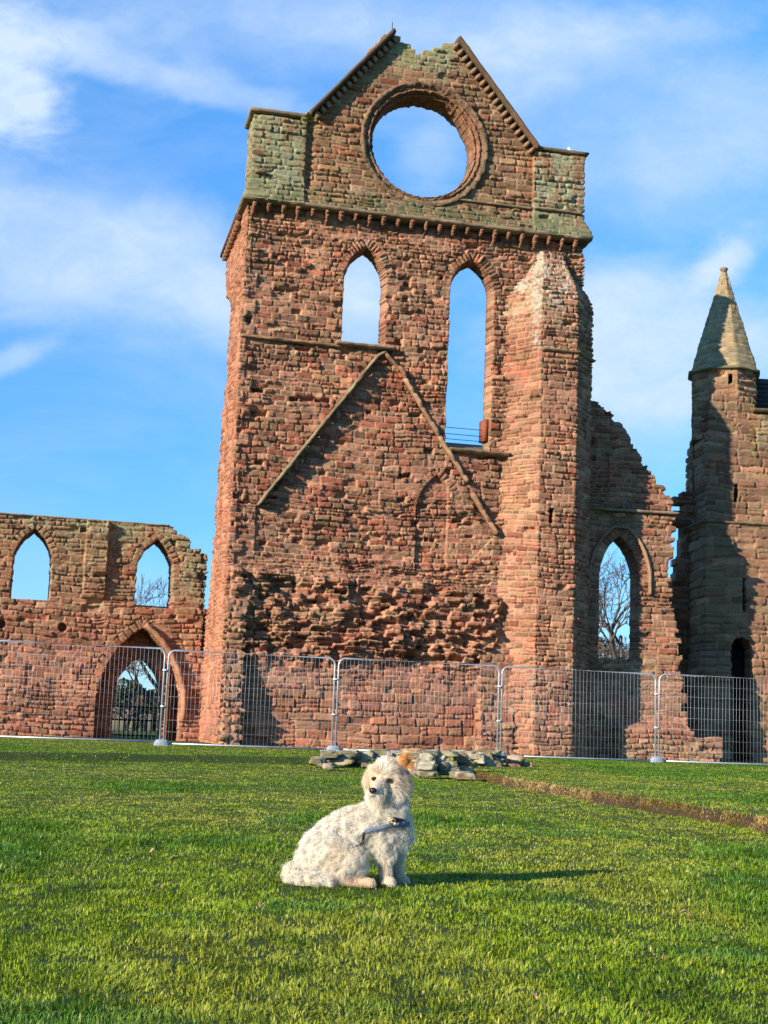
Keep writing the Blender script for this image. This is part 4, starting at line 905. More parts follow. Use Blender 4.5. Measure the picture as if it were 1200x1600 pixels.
# ================================================================== RUINED FOOTING IN THE LAWN
def rock_mesh(b, c, sz, seed, rz=0.0, colr=None, pw=.42, rough=.12):
    n = 48; m = 30; th = np.arange(n)*2*math.pi/n; ph = np.linspace(-math.pi/2, math.pi/2, m)
    T, Ph = np.meshgrid(th, ph); f = lambda x, p: np.sign(x)*np.abs(x)**p
    x = f(np.cos(T), pw)*f(np.cos(Ph), pw); y = f(np.sin(T), pw)*f(np.cos(Ph), pw); z = f(np.sin(Ph), pw)
    r_ = np.random.RandomState(seed*7+1); q = np.stack([x, y, z], -1); q /= np.linalg.norm(q, axis=-1)[..., None]+1e-9
    nr = r_.normal(0, 1, (13, 3)); nr /= np.linalg.norm(nr, axis=1)[:, None]; nr = np.vstack([nr, np.eye(3)+r_.normal(0, .12, (3, 3)), -np.eye(3)+r_.normal(0, .12, (3, 3))]); nr /= np.linalg.norm(nr, axis=1)[:, None]
    hk = np.concatenate([r_.uniform(1.0, 1.25, 13), r_.uniform(.86, 1.0, 6)]); dots = np.einsum('ijk,lk->ijl', q, nr); rad = np.min(np.where(dots > .05, hk/np.maximum(dots, .05), 9), -1); rad = np.minimum(rad, 1.7)
    rad = rad*(1+.26*(fbm(q[..., 0]*3+seed, q[..., 1]*3, seed, 4, q[..., 2]*3)-.5)+.16*(fbm(q[..., 0]*11+seed, q[..., 1]*11, seed+5, 3, q[..., 2]*15)-.5)); led = q[..., 2]*rad
    rad = rad*(1-.06*sst(.3, .5, np.abs(((led*2.3+seed*.37) % 1)-.5)))
    x, y, z = q[..., 0]*rad, q[..., 1]*rad, q[..., 2]*rad; d = 1.0
    p = np.stack([x*d*sz[0]/2, y*d*sz[1]/2, z*d*sz[2]/2], -1).reshape(-1, 3); ca, sa_ = math.cos(rz), math.sin(rz)
    p = np.stack([p[:, 0]*ca-p[:, 1]*sa_, p[:, 0]*sa_+p[:, 1]*ca, p[:, 2]], 1)+np.array(c)
    i = np.arange(m-1)[:, None]*n; j = np.arange(n)[None]; F = np.stack([i+j, i+(j+1) % n, i+n+(j+1) % n, i+n+j], -1).reshape(-1, 4)
    base = P['tan'] if colr is None else colr
    q1 = fbm(p[:, 0]*7, p[:, 1]*5, seed+11, 4, p[:, 2]*5); q2 = fbm(p[:, 0]*11, p[:, 1]*11, seed+12, 4, p[:, 2]*11); q3 = fbm(p[:, 0]*4, p[:, 1]*4, seed+13, 4, p[:, 2]*4)
    c_ = mixc(np.broadcast_to(base, p.shape), P['dark'], sst(.5, .7, q1)*.6); c_ = mixc(c_, P['pale']*1.05, sst(.47, .53, q2)*.85); c_ = mixc(c_, P['moss'], sst(.50, .56, q3)*.85); c_ = mixc(c_, P['yellow'], sst(.6, .66, 1-q3)*.6)
    b.add(p, F, c_)
def footing():
    g0 = gnd(660, 1205, .04); root = empty('ruined_footing', (g0[0], g0[1], 0), 0, 'low lichen covered footing of rough stones in the lawn behind the dog', 'ruin')
    R_ = np.random.RandomState(9)
    # px, base y, width px, height px, depth m, shade
    L_ = [(517, 1194, 66, 13, .5, 'tan'), (527, 1184, 54, 15, .45, 'pale'), (505, 1193, 24, 8, .3, 'brown'), (561, 1186, 44, 17, .5, 'dark'), (565, 1193, 34, 10, .4, 'tan'), (593, 1192, 36, 26, .5, 'brown'), (580, 1196, 44, 15, .4, 'tan'),
          (626, 1189, 38, 16, .6, 'pale'), (655, 1184, 66, 16, .6, 'pale'), (650, 1193, 34, 12, .4, 'dark'), (640, 1198, 50, 13, .4, 'tan'), (676, 1203, 48, 30, .5, 'pale'), (708, 1192, 62, 24, .5, 'yellow'), (700, 1210, 40, 26, .45, 'pale'),
          (723, 1215, 34, 22, .4, 'grey'), (737, 1187, 64, 15, .6, 'pale'), (722, 1199, 46, 22, .5, 'tan'), (757, 1191, 44, 17, .5, 'pale'), (752, 1199, 62, 14, .5, 'tan'), (777, 1199, 32, 17, .45, 'grey'), (795, 1191, 52, 13, .5, 'tan'),
          (812, 1203, 44, 15, .5, 'brown'), (790, 1200, 30, 12, .4, 'dark'), (690, 1182, 60, 10, .5, 'lichen'), (762, 1180, 50, 9, .5, 'lichen'), (652, 1208, 30, 9, .3, 'tan'), (668, 1212, 34, 10, .3, 'pale')]
    Q_ = []
    for (px, py, w, h, dep, sh) in L_:
        if w > 42 and py > 1183:
            f = R_.uniform(.35, .65); Q_.append((px-w*(1-f)/2, py+R_.uniform(-1, 1), w*f*1.08, h*R_.uniform(.75, 1.0), dep, sh)); Q_.append((px+w*f/2, py+R_.uniform(-1, 1), w*(1-f)*1.08, h*R_.uniform(.7, 1.0), dep, R_.choice(['pale', 'tan', 'brown', 'grey', sh])))
        else: Q_.append((px, py, w, h*.9, dep, sh))
    Q2 = []
    for (px, py, w, h, dep, sh) in Q_:
        if h > 15: Q2 += [(px, py, w*1.05, h*.55, dep, sh), (px+R_.uniform(-4, 4), py-h*.46, w*R_.uniform(.7, .95), h*.5, dep*.9, R_.choice(['tan', 'pale', 'lichen', 'brown']))]
        else: Q2.append((px, py, w, h, dep, sh))
    Q_ = Q2
    for k in range(16): Q_.append((R_.uniform(500, 825), 1197+R_.uniform(-3, 4), R_.uniform(9, 20), R_.uniform(5, 9), .25, R_.choice(['pale', 'tan', 'grey'])))
    for k, (px, py, w, h, dep, sh) in enumerate(Q_):
        row = 1196 if px < 640 else (1212 if 655 < px < 735 else 1203)
        row = max(row, py) if k < len(Q_)-16 else py; g = gnd(px, row, .05); sc = np.linalg.norm(g-_O)/F_PX/1.0
        zc = .05+max(0, row-py)*sc+h*sc/2-.022
        back = (row-py)*.012
        b = MB(); rock_mesh(b, (0, 0, 0), (w*sc*1.02, dep*.8, h*sc*1.12), k+3, R_.uniform(-.15, .15), P[sh]*(1.25 if sh == 'pale' else 1.3), rough=.30)
        o = b.build('stone', M_ROCK, root, True); o.location = (g[0]-g0[0], g[1]-g0[1]+dep*.35+back, zc)
footing()
# ================================================================== DOG
def dog():
    g = gnd(605, 1385, .0); gz = float(lawn_z(g[0], g[1])[0]); g = gnd(605, 1385, gz); k = np.linalg.norm(g-_O)/F_PX
    chains = [  # (x, y, z, r)
        [(.03, 0, .215, .062), (.01, 0, .25, .078), (-.04, 0, .25, .088), (-.12, .005, .235, .098), (-.195, .005, .20, .100), (-.262, .0, .150, .100), (-.312, 0, .105, .076)],
        [(-.03, -.04, .235, .058), (-.02, -.045, .16, .040), (-.012, -.035, .085, .029), (-.004, -.035, .035, .026)], [(-.004, -.04, .022, .025), (.014, -.065, .018, .022)],
        [(.015, .035, .235, .055), (.028, .045, .16, .038), (.040, .06, .085, .027), (.052, .075, .035, .024)], [(.055, .072, .020, .023), (.075, .05, .017, .020)],
        [(-.235, -.055, .13, .088), (-.165, -.085, .105, .068)], [(-.165, -.085, .10, .060), (-.20, -.10, .035, .036)], [(-.20, -.10, .028, .028), (-.11, -.115, .022, .024), (-.07, -.12, .020, .022)],
        [(-.25, .06, .12, .088), (-.17, .08, .09, .06)],
        [(-.34, 0, .07, .04), (-.405, -.01, .045, .028), (-.395, -.09, .03, .024), (-.33, -.135, .026, .024), (-.25, -.145, .024, .020)], [(-.405, -.01, .045, .024), (-.425, -.02, .075, .012)],
        [(-.02, 0, .27, .085), (-.012, -.005, .33, .078), (-.012, -.01, .39, .070)],
        [(-.022, -.02, .455, .070), (-.022, -.02, .462, .070)], [(-.055, -.045, .435, .045), (-.055, -.05, .43, .04)], [(.018, -.03, .43, .055), (.012, -.045, .42, .045)],
        [(-.035, -.055, .437, .040), (-.055, -.10, .416, .029), (-.070, -.135, .403, .0205)], [(-.048, -.08, .400, .022), (-.060, -.108, .392, .014)],
        [(-.055, -.055, .478, .030), (-.01, -.065, .478, .032)],
        [(-.080, -.01, .485, .020), (-.098, -.015, .455, .015), (-.100, -.018, .435, .008)],          # hanging ear
        [(.022, -.01, .50, .026), (.048, -.015, .535, .022), (.063, -.02, .560, .007)], [(.04, -.01, .50, .020), (.070, -.012, .505, .014), (.088, -.014, .485, .008)]]
    V = []; F = []; nV = 0
    import bmesh
    bm = bmesh.new(); bmesh.ops.create_icosphere(bm, subdivisions=2, radius=1.0); sv = np.array([v.co[:] for v in bm.verts]); sf = np.array([[v.index for v in f.verts] for f in bm.faces]); bm.free()
    for ch in chains:
        for a, b_ in zip(ch[:-1], ch[1:]):
            a = np.array(a); b_ = np.array(b_); n = max(2, int(np.linalg.norm(a[:3]-b_[:3])/.012)+1)
            for t in np.linspace(0, 1, n):
                c = a*(1-t)+b_*t; V.append(sv*c[3]+c[:3]); F.append(sf+nV); nV += len(sv)
    body = mesh_obj('dog', np.vstack(V), np.vstack(F), None, None, True)
    md = body.modifiers.new('r', 'REMESH'); md.mode = 'VOXEL'; md.voxel_size = .0055; ms = body.modifiers.new('s', 'SMOOTH'); ms.iterations = 9; ms.factor = .5
    bpy.context.view_layer.update(); dg = bpy.context.evaluated_depsgraph_get(); me = bpy.data.meshes.new_from_object(body.evaluated_get(dg))
    body.modifiers.clear(); old = body.data; body.data = me; bpy.data.meshes.remove(old)
    nv_ = len(me.vertices); co = np.empty(nv_*3); me.vertices.foreach_get('co', co); co = co.reshape(-1, 3); no = np.empty(nv_*3); me.vertices.foreach_get('normal', no); no = no.reshape(-1, 3)
    me.calc_loop_triangles(); nt_ = len(me.loop_triangles); tri = np.empty(nt_*3, np.int32); me.loop_triangles.foreach_get('vertices', tri); tri = tri.reshape(-1, 3)
    me.polygons.foreach_set('use_smooth', np.ones(len(me.polygons), bool))
    eyeL = np.array([-.0755, -.086, .450]); eyeR = np.array([-.0125, -.093, .4465]); nose = np.array([-.0775, -.152, .4045])
    def coat(p):
        x, y, z = p.T; white = np.array([.88, .82, .70]); cream = np.array([.82, .68, .48]); tan = np.array([.74, .50, .27]); org = np.array([.74, .33, .09]); pinkc = np.array([.80, .56, .38])
        c = np.broadcast_to(white, p.shape).copy(); c = mixc(c, cream, .45*sst(.45, .65, fbm(x*12, z*12, 5, 3, y*12)))
        hd = sst(.385, .42, z); c = mixc(c, np.array([.56, .45, .33]), .55*np.exp(-(np.minimum(np.hypot(x-eyeL[0], z-eyeL[2]), np.hypot(x-eyeR[0], z-eyeR[2]))/.020)**2)*(y < -.04))
        blaze = np.exp(-((x+.036+.3*(z-.5))/.024)**2)*sst(.43, .46, z)
        c = mixc(c, tan, hd*.50*(1-blaze)*sst(.40, .44, z)*sst(-.02, .02, np.abs(x+.04)-.012))
        c = mixc(c, np.array([.70, .62, .52]), hd*np.exp(-(np.hypot(x+.062, y+.115)/.035)**2)*.8)  # muzzle toned to greyish cream, partly for the shade on its bridge
        ear = sst(.015, .035, x)*sst(.488, .51, z); c = mixc(c, org, ear*.9); earl = sst(-.075, -.095, x)*(z > .41); c = mixc(c, cream, earl*.6)
        c = mixc(c, np.array([.45, .38, .30]), .40*sst(-.01, .02, x)*hd*sst(.49, .46, z))  # right side of the head darkened: its shade put into the coat
        hp_ = (y < -.07)*(z < .055)*sst(-.22, -.16, x)*sst(.0, -.05, x); c = mixc(c, pinkc, hp_*.75); c = mixc(c, pinkc, .35*sst(.16, .06, z)*sst(-.06, -.02, x))
        return c
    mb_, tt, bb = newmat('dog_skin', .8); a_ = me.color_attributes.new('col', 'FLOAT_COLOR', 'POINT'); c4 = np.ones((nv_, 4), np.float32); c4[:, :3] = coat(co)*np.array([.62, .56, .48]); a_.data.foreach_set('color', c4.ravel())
    at = nd(tt, 'ShaderNodeAttribute', attribute_name='col'); tt.links.new(at.outputs['Color'], bb.inputs['Base Color']); me.materials.clear(); me.materials.append(mb_)
    # fur
    r = np.random.RandomState(12); A_ = co[tri[:, 0]]; B_ = co[tri[:, 1]]; C2 = co[tri[:, 2]]; ar = np.linalg.norm(np.cross(B_-A_, C2-A_), axis=1)
    w = ar*(1+1.6*(A_[:, 2] > .38)); n = 120000; ti = r.choice(nt_, n, p=w/w.sum()); u = r.rand(n); v = r.rand(n); fl = u+v > 1; u[fl] = 1-u[fl]; v[fl] = 1-v[fl]
    p = A_[ti]+(B_[ti]-A_[ti])*u[:, None]+(C2[ti]-A_[ti])*v[:, None]; nn = no[tri[ti, 0]]*(1-u-v)[:, None]+no[tri[ti, 1]]*u[:, None]+no[tri[ti, 2]]*v[:, None]; nn /= np.linalg.norm(nn, axis=1)[:, None]
    x, y, z = p.T; head = sst(.385, .415, z); dn = np.linalg.norm(p-nose, axis=1); de = np.minimum(np.linalg.norm(p-eyeL, axis=1), np.linalg.norm(p-eyeR, axis=1))
    ok = (dn > .021) & (de > .0125) & (z > .004); p = p[ok]; nn = nn[ok]; x, y, z = p.T; head = head[ok]; dn = dn[ok]; de = de[ok]; n = len(p)
    legs = sst(.15, .09, z)*sst(-.08, -.05, x)
    body_ = (1-head)*(1-legs)
    ln_ = .031*body_+.013*legs+head*np.clip(.010+.26*(dn-.03)*(dn < .2), .007, .034); ln_ *= np.clip((de-.008)/.03, .25, 1)
    ear = (x > .03)*(z > .49); ln_ = np.where(ear, .014+.014*(x > .065), ln_); ln_ = np.where((x < -.09)*(z > .40), .030, ln_)
    ln_ = np.where((y < -.07)*(z < .05)*(x > -.22), .011, ln_); top = (z > .505)*(x < .02); ln_ = np.where(top, .034, ln_)
    ruff = (z > .24)*(z < .385)*(x > -.12); ln_ = np.where(ruff, .034, ln_)
    ln_ = np.where((x > .0)*(z > .39)*(z < .49)*(y > -.10), .036, ln_); ln_ *= r.uniform(.55, 1.25, n)
    flow = np.stack([-.45*body_, 0*x, -.55*np.ones(n)], 1); fh = (p-nose); fh /= np.linalg.norm(fh, axis=1)[:, None]; flow = flow*(1-head)[:, None]+fh*head[:, None]*.9
    flow = np.where(ear[:, None], np.array([.75, .2, .25]), flow); flow = np.where(((x < -.09)*(z > .40))[:, None], np.array([-.35, 0, -.9]), flow); flow = np.where(top[:, None], np.array([.15, .3, .8]), flow)
    flow -= nn*np.sum(flow*nn, 1)[:, None]*.8
    # clumps: strands gather to shared, curling directions
    q = p*36; cdir = np.stack([vn(q[:, 0], q[:, 1], 51, q[:, 2]), vn(q[:, 0], q[:, 1], 52, q[:, 2]), vn(q[:, 0], q[:, 1], 53, q[:, 2])], 1)-.5
    q = p*70; cd2 = np.stack([vn(q[:, 0], q[:, 1], 54, q[:, 2]), vn(q[:, 0], q[:, 1], 55, q[:, 2]), vn(q[:, 0], q[:, 1], 56, q[:, 2])], 1)-.5
    lift = np.where(head > .5, .38, .55)*(1-.4*legs); curl = (1.9*body_+.5*legs+.7*head)
    d = nn*lift[:, None]+flow+cdir*curl[:, None]*.75+cd2*curl[:, None]*1.0+r.normal(0, .16, (n, 3)); d /= np.linalg.norm(d, axis=1)[:, None]
    d = np.where((np.sum(d*nn, 1) < .12)[:, None], d+nn*.35, d); d /= np.linalg.norm(d, axis=1)[:, None]
    side = np.cross(d, r.normal(0, 1, (n, 3))); side /= np.linalg.norm(side, axis=1)[:, None]
    e1 = cd2/np.linalg.norm(cd2, axis=1)[:, None]; e2 = np.cross(d, e1); e2 /= np.linalg.norm(e2, axis=1)[:, None]; e1 = np.cross(e2, d)
    S = 6; Vs = []; ph = 6.28*vn(p[:, 0]*45, p[:, 2]*45, 57, p[:, 1]*45); amp = ln_*.24*body_+ln_*.05
    wd = .0014*r.uniform(.7, 1.3, n)
    for s_ in range(S):
        t = s_/(S-1); c = p-nn*.002+d*(ln_*t)[:, None]+(e1*np.cos(ph+t*6.5)[:, None]+e2*np.sin(ph+t*6.5)[:, None])*(amp*min(1, t*1.6))[:, None]-np.array([0, 0, 1])*(.30*ln_*t*t)[:, None]
        ww = (wd*(1-.75*t))[:, None]*.5; Vs.append(c-side*ww); Vs.append(c+side*ww)
    Vs = np.stack(Vs, 1).reshape(-1, 3); i = np.arange(n)[:, None]*(2*S); j = (np.arange(S-1)*2)[None]; Fq = np.stack([i+j, i+j+1, i+j+3, i+j+2], -1).reshape(-1, 4)
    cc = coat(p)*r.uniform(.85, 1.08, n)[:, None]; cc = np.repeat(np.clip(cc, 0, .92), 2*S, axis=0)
    Vs[:, 2] = np.maximum(Vs[:, 2], .002)
    mf = leaf_mat('dog_fur', .30, .75)
    body.location = (g[0], g[1], gz+.004)
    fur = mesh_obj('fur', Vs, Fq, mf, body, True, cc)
    tag(body, 'small shaggy cream dog sitting on the lawn, head turned left, wearing a harness', 'dog')
    mblk = plain('black_nose', (.018, .014, .014), .35); meye = plain('brown_eye', (.035, .014, .008), .08); mrim = plain('dark_eyelid', (.05, .028, .02), .6)
    fd = np.array([-.38, -.90, -.15]); fd /= np.linalg.norm(fd)
    def ball(name, c, sc_, mat, par, rz=0.0):
        v_ = sv*np.array(sc_); ca, s2 = math.cos(rz), math.sin(rz); v_ = np.stack([v_[:, 0]*ca-v_[:, 1]*s2, v_[:, 0]*s2+v_[:, 1]*ca, v_[:, 2]], 1); return mesh_obj(name, v_+c, sf, mat, par, True)
    for e in (eyeL, eyeR):
        ey = ball('eye', e, (.0086, .0086, .0080), meye, body); ball('eyelid', e+np.array([.001, .003, .002]), (.0128, .0085, .0092), mrim, ey)
    ball('nose', nose, (.0168, .0130, .0138), mblk, body, -.35)
    b = MB(); m0 = nose+np.array([.004, .004, -.016]); b.tube([m0+np.array([-.012, .012, -.008]), m0+np.array([-.002, -.002, -.006]), m0+np.array([.012, .004, -.009]), m0+np.array([.030, .022, -.006])], [.0015, .003, .003, .0015], 6); b.build('mouth', mblk, body)
    # collar, tag and harness follow the coat
    from mathutils.bvhtree import BVHTree
    bvh = BVHTree.FromPolygons([tuple(c) for c in co], [tuple(t_) for t_ in tri])
    def surf(x_, z_, off):
        h = bvh.ray_cast(Vector((x_, -1, z_)), Vector((0, 1, 0))); yv = h[0].y if h[0] else 0.0; return np.array([x_, yv-off, z_])
    mst = plain('blue_grey_webbing', (.11, .14, .19), .8, 0, .002, 200); mcol = plain('black_webbing', (.015, .015, .018), .7); mtag = plain('brass_tag', (.55, .38, .14), .3, .9)
    def strap(name, pts, wid, off, mat):
        P3 = np.array([surf(x_, z_, off) for x_, z_ in pts]); t = np.gradient(P3, axis=0); t /= np.linalg.norm(t, axis=1)[:, None]; nrm_ = np.tile([0.1, -1, .1], (len(P3), 1)); sd2 = np.cross(t, nrm_); sd2 /= np.linalg.norm(sd2, axis=1)[:, None]
        o_ = np.cross(sd2, t); V_ = np.stack([P3-sd2*wid/2, P3+sd2*wid/2, P3+sd2*wid/2-o_*.003, P3-sd2*wid/2-o_*.003], 1); m_ = len(P3); i_ = np.arange(m_-1)[:, None]*4; j_ = np.arange(4)[None]
        F_ = np.stack([i_+j_, i_+(j_+1) % 4, i_+4+(j_+1) % 4, i_+4+j_], -1).reshape(-1, 4); return mesh_obj(name, V_.reshape(-1, 3), F_, mat, body, False)
    ln2 = lambda a, b__, n_: [(a[0]+(b__[0]-a[0])*t, a[1]+(b__[1]-a[1])*t+(a[2] if len(a) > 2 else 0)*4*t*(1-t)) for t in np.linspace(0, 1, n_)]
    h_ = strap('harness', ln2((-.106, .228, .010), (.088, .266), 20), .020, .033, mst); strap('harness', ln2((-.112, .180), (-.108, .228), 8), .012, .024, mcol)
    strap('harness', ln2((-.112, .182), (-.150, .162), 5), .010, .014, mcol)
    strap('collar', ln2((.012, .286), (.068, .275), 8), .022, .034, mcol)
    tp = surf(.010, .276, .040); a = np.arange(20)*2*math.pi/19; b = MB(); b.tube([tp+np.array([.013*math.cos(q_), -.002, .015*math.sin(q_)]) for q_ in a], .003, 6); b.build('collar_tag', mtag, body)
dog()
# ================================================================== THINGS BEHIND THE RUIN
M_BARK = plain('grey_bark', (.12, .095, .075), .9)
def tree(x, y, hgt, spread, seed, label, group=None, trunk=.28, depth=7, twig=.012, base=.0):
    r = np.random.RandomState(seed); root = empty('bare_tree', (x, y, 0), 0, label, 'tree', group)
    bt = MB(); bc = MB()
    def grow(p, d, L_, rad, lvl):
        n = 4; pts = [p]; dd = d.copy(); rr = [rad]
        for k in range(n):
            dd = dd+r.normal(0, .13, 3)+np.array([0, 0, .035]); dd /= np.linalg.norm(dd); pts.append(pts[-1]+dd*L_/n); rr.append(rad*(1-.32*(k+1)/n))
        (bt if lvl < 2 else bc).tube(pts, rr, 5 if lvl < 3 else 3, P['dark'], cap=False)
        if lvl >= depth: return
        nb = 3 if r.rand() < (.55 if lvl < depth-2 else .4) else 2
        for q in range(nb):
            ax = r.normal(0, 1, 3); ax -= dd*np.dot(ax, dd); ax /= np.linalg.norm(ax); a = r.uniform(.3, .8)*spread
            nd_ = dd*math.cos(a)+ax*math.sin(a); st = r.uniform(.55, 1.0); pi = int(round(st*n)); grow(pts[max(1, pi)], nd_, L_*r.uniform(.66, .86), max(twig, rad*.62), lvl+1)
    L0 = hgt*.21; grow(np.array([0, 0, -.1]), np.array([.04, 0, 1.]), L0, trunk, 0)
    bt.build('trunk', M_BARK, root, True); bc.build('crown', M_BARK, root, True)
def at(px, dist, dz=0):  # ground point on the ray through that column
    d = ray(px, 1140); return _O[0]+d[0]/d[1]*dist, dist
x, y = at(248, 62); tree(x, y, 12.8, .9, 5, 'bare tree seen through the left arched doorway and window above it', trunk=.17)
x, y = at(196, 68); tree(x, y, 4.2, 1.15, 8, 'dark rounded bare tree low behind the iron gate', trunk=.14, depth=8, twig=.016)
x, y = at(985, 64); tree(x, y, 13.5, .9, 11, 'tall bare tree seen through the chapel window on the right', trunk=.30, depth=8, twig=.014)
x, y = at(1050, 60); tree(x, y, 13.5, .9, 14, 'bare tree showing in the narrow gap beside the spired tower', trunk=.24, depth=8, twig=.014)
x, y = at(940, 78); tree(x, y, 11.0, 1.05, 17, 'dense bare tree low in the left half of the chapel window', trunk=.26, depth=8, twig=.02)
def bush(px, dist, w, h, seed, label):
    x, y = at(px, dist); r = np.random.RandomState(seed); root = empty('bush', (x, y, 0), 0, label, 'bush', 'dark bushes beyond the iron gate')
    n = 5200; a = r.rand(n)*2*math.pi; z = r.rand(n)**.8; rad = np.sqrt(np.clip(1-(z*1.0)**2.2, 0, 1))*(.55+.45*r.rand(n)**.4)*(.75+.5*vn(a*1.6+seed, z*3, seed)); c = np.stack([np.cos(a)*rad*w/2, np.sin(a)*rad*w/2, z*h*(.8+.3*vn(a*1.3, a*0, seed+1))], 1)
    u_ = r.normal(0, 1, (n, 3)); u_ /= np.linalg.norm(u_, axis=1)[:, None]; v_ = np.cross(u_, r.normal(0, 1, (n, 3))); v_ /= np.linalg.norm(v_, axis=1)[:, None]; s = .09
    V = np.stack([c-u_*s, c+v_*s*.6, c+u_*s, c-v_*s*.6], 1).reshape(-1, 3); i = np.arange(n)*4; F = np.stack([i, i+1, i+2, i+3], 1); col = np.array([.035, .055, .018])*r.uniform(.5, 1.6, (n, 1)); mesh_obj('foliage', V, F, M_GRASS, root, False, np.repeat(col, 4, 0))
    b = MB()
    for q in range(7): b.tube([(0, 0, 0), (r.normal(0, w*.12), r.normal(0, w*.12), h*.35), (r.normal(0, w*.22), r.normal(0, w*.2), h*.75)], [.06, .04, .02], 5, P['dark'])
    b.build('stem', M_BARK, root)
for k, (px, di, w, h, lb) in enumerate([(150, 76, 5.5, 2.3, 'dark bush beyond the gate, leftmost of the four'), (190, 74, 4.6, 2.6, 'tallest dark bush beyond the gate, left of the doorway centre'), (226, 78, 5.0, 1.9, 'low dark bush beyond the gate, right of the doorway centre'), (262, 75, 5.0, 2.4, 'dark bush beyond the gate, rightmost of the four')]): bush(px, di, w, h, 30+k, lb)
# gravestones
for k, (px, di, w, h, lb) in enumerate([(181, 70, .42, 1.25, 'tall pale gravestone, leftmost behind the iron gate'), (205, 70, .28, .85, 'small narrow gravestone, second from left behind the gate'), (222, 70, .34, 1.0, 'pale gravestone, third from left behind the gate'), (234, 72, .30, .95, 'gravestone, rightmost behind the iron gate'), (196, 70, .6, .9, 'low far gravestone between the left pair behind the gate')]):
    x, y = at(px, di); prof = [(-w/2, -.1), (w/2, -.1), (w/2, h*.82)]+[(w/2*math.cos(a), h*.82+.18*h*math.sin(a)) for a in np.linspace(.2, math.pi-.2, 8)]+[(-w/2, h*.82)]
    m = len(prof); V = [(a, -.07, c) for a, c in prof]+[(a, .07, c) for a, c in prof]+[(0, -.07, h*.5), (0, .07, h*.5)]
    T = [[q, (q+1) % m, 2*m] for q in range(m)]+[[m+(q+1) % m, m+q, 2*m+1] for q in range(m)]; Q = [[(q+1) % m, q, m+q, m+(q+1) % m] for q in range(m)]
    o = mesh_obj('gravestone', V, [np.array(Q), np.array(T)], M_ROCK, None, False, np.tile(P['pale']*.36, (len(V), 1))); o.location = (x, y, .05); o.rotation_euler = (.03*(k-2), .02*(k % 3-1), .12*(k-2)); tag(o, lb, 'gravestone', 'gravestones beyond the iron gate')
# iron gate
def gate():
    dp = 2.3; u0_, z0_ = B.hit(168, 1165, dp); u1_, _ = B.hit(258, 1165, dp); zt = B.hit(215, 1076, dp)[1]; zg = .1
    p = B.o+B.d*u0_+B.n*dp; root = empty('iron_gate', (p[0], p[1], zg), B.yaw, 'black iron railing gate standing inside the arched doorway', 'gate'); w = u1_-u0_; hh = zt-zg; n = 13
    for k in range(n):
        x = .03+(w-.06)*k/(n-1); b = MB(); b.tube([(x, 0, 0), (x, 0, hh-.08)], .018, 6); b.tube([(x, 0, hh-.09), (x, 0, hh-.06), (x, 0, hh+.02)], [.012, .024, .002], 6); b.build('bar', M_IRON, root)
    for z in (.12, hh*.38, hh*.64, hh-.16):
        b = MB(); b.box((w/2, 0, z), (w+.1, .022, .05)); b.build('rail', M_IRON, root, False)
gate()
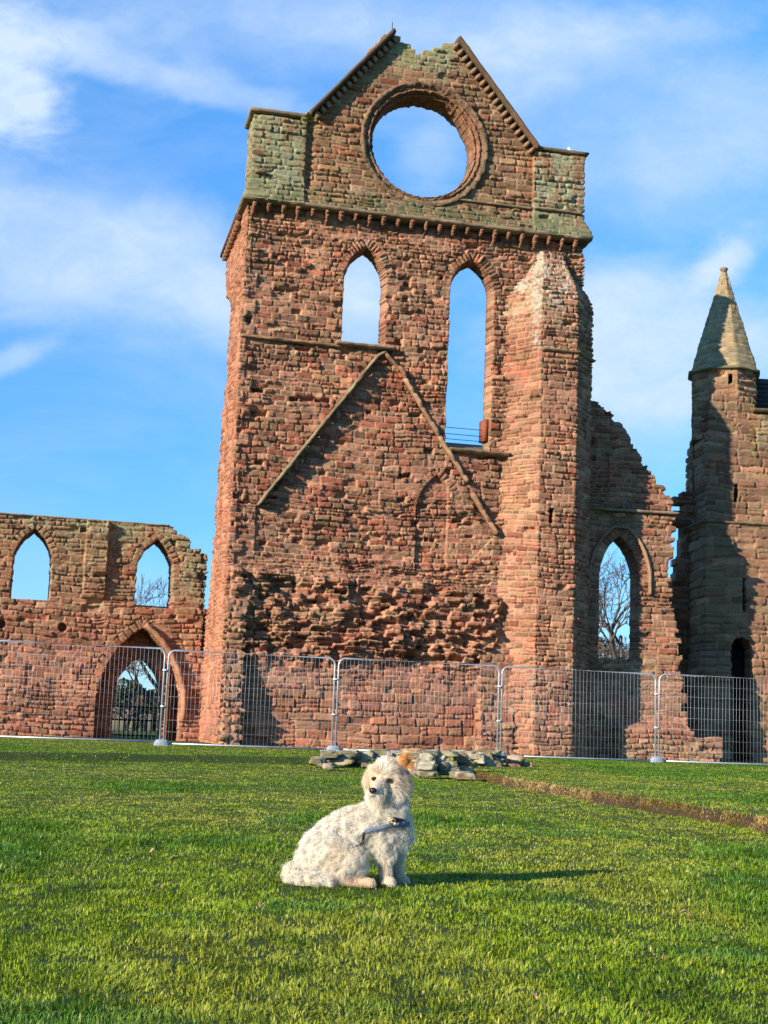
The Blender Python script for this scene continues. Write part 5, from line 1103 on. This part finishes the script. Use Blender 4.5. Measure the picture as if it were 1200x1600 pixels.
# gull on the right corner block
def gull():
    u, z = hA(893, 236, .25); p = A.o+A.d*u+A.n*.25; b = MB()
    def el(c, s, colr, rz=0):
        th = np.arange(12)*math.pi/6; ph = np.linspace(-1.57, 1.57, 8); T, Q = np.meshgrid(th, ph); V = np.stack([np.cos(T)*np.cos(Q)*s[0]+c[0], np.sin(T)*np.cos(Q)*s[1]+c[1], np.sin(Q)*s[2]+c[2]], -1).reshape(-1, 3)
        i = np.arange(7)[:, None]*12; j = np.arange(12)[None]; F = np.stack([i+j, i+(j+1) % 12, i+12+(j+1) % 12, i+12+j], -1).reshape(-1, 4); b.add(V, F, colr)
    el((0, 0, .07), (.13, .06, .06), (.8, .8, .8)); el((-.07, 0, .10), (.06, .045, .06), (.85, .85, .85)); el((-.10, 0, .15), (.038, .034, .036), (.85, .85, .85)); b.tube([(.05, 0, .08), (.19, 0, .06)], [.03, .006], 6, (.8, .8, .8)); b.tube([(-.13, 0, .15), (-.175, 0, .143)], [.010, .003], 5, (.7, .5, .1))
    for s in (-.02, .02): b.tube([(0, s, .03), (0, s, -.02)], .006, 5, (.7, .5, .3))
    m, t, bb = newmat('white_feathers', .7); at_ = nd(t, 'ShaderNodeAttribute', attribute_name='col'); t.links.new(at_.outputs['Color'], bb.inputs['Base Color']); nzz = noise(t, None, 20); bp = nd(t, 'ShaderNodeBump'); bp.inputs['Distance'].default_value = .004; t.links.new(nzz, bp.inputs['Height']); t.links.new(bp.outputs[0], bb.inputs['Normal'])
    o = b.build('bird', m, None); o.location = (p[0], p[1], zP+.13); o.rotation_euler = (0, 0, A.yaw+.3); tag(o, 'small white bird sitting on top of the right corner block of the gable', 'bird')
gull()
# fallen leaves
ML = plain('dry_leaf', (.42, .27, .14), .8)
for k, (px, py, s, lb) in enumerate([(240, 1335, .05, 'curled tan leaf on the lawn left of the dog'), (1072, 1433, .045, 'tan leaf on the lawn at the lower right of the dog'), (246, 1392, .03, 'small pale leaf nearer the camera, left of the dog'), (408, 1422, .035, 'tan leaf on the lawn below the dog tail'), (1075, 1372, .03, 'small leaf on the lawn right of the dog shadow'), (838, 1568, .02, 'tiny pale petal at the bottom of the lawn')]):
    g = gnd(px, py, .02); n = 9; t = np.linspace(0, 1, n); w = np.sin(t*math.pi)**.8*s*.36; V = []; r = np.random.RandomState(k)
    for q in range(n): V += [(t[q]*s-s/2, -w[q], .012*math.sin(t[q]*4)+.006), (t[q]*s-s/2, 0, .012*math.sin(t[q]*4)), (t[q]*s-s/2, w[q], .012*math.sin(t[q]*4)+.008)]
    F = [[a*3+c, a*3+3+c, a*3+4+c, a*3+1+c] for a in range(n-1) for c in (0, 1)]
    o = mesh_obj('fallen_leaf', V, np.array(F), ML, None, True); o.location = (g[0], g[1], float(lawn_z(g[0], g[1])[0])+.030); o.rotation_euler = (r.uniform(-.3, .3), r.uniform(-.3, .3), r.uniform(0, 6)); tag(o, lb, 'leaf', 'leaves lying on the lawn')
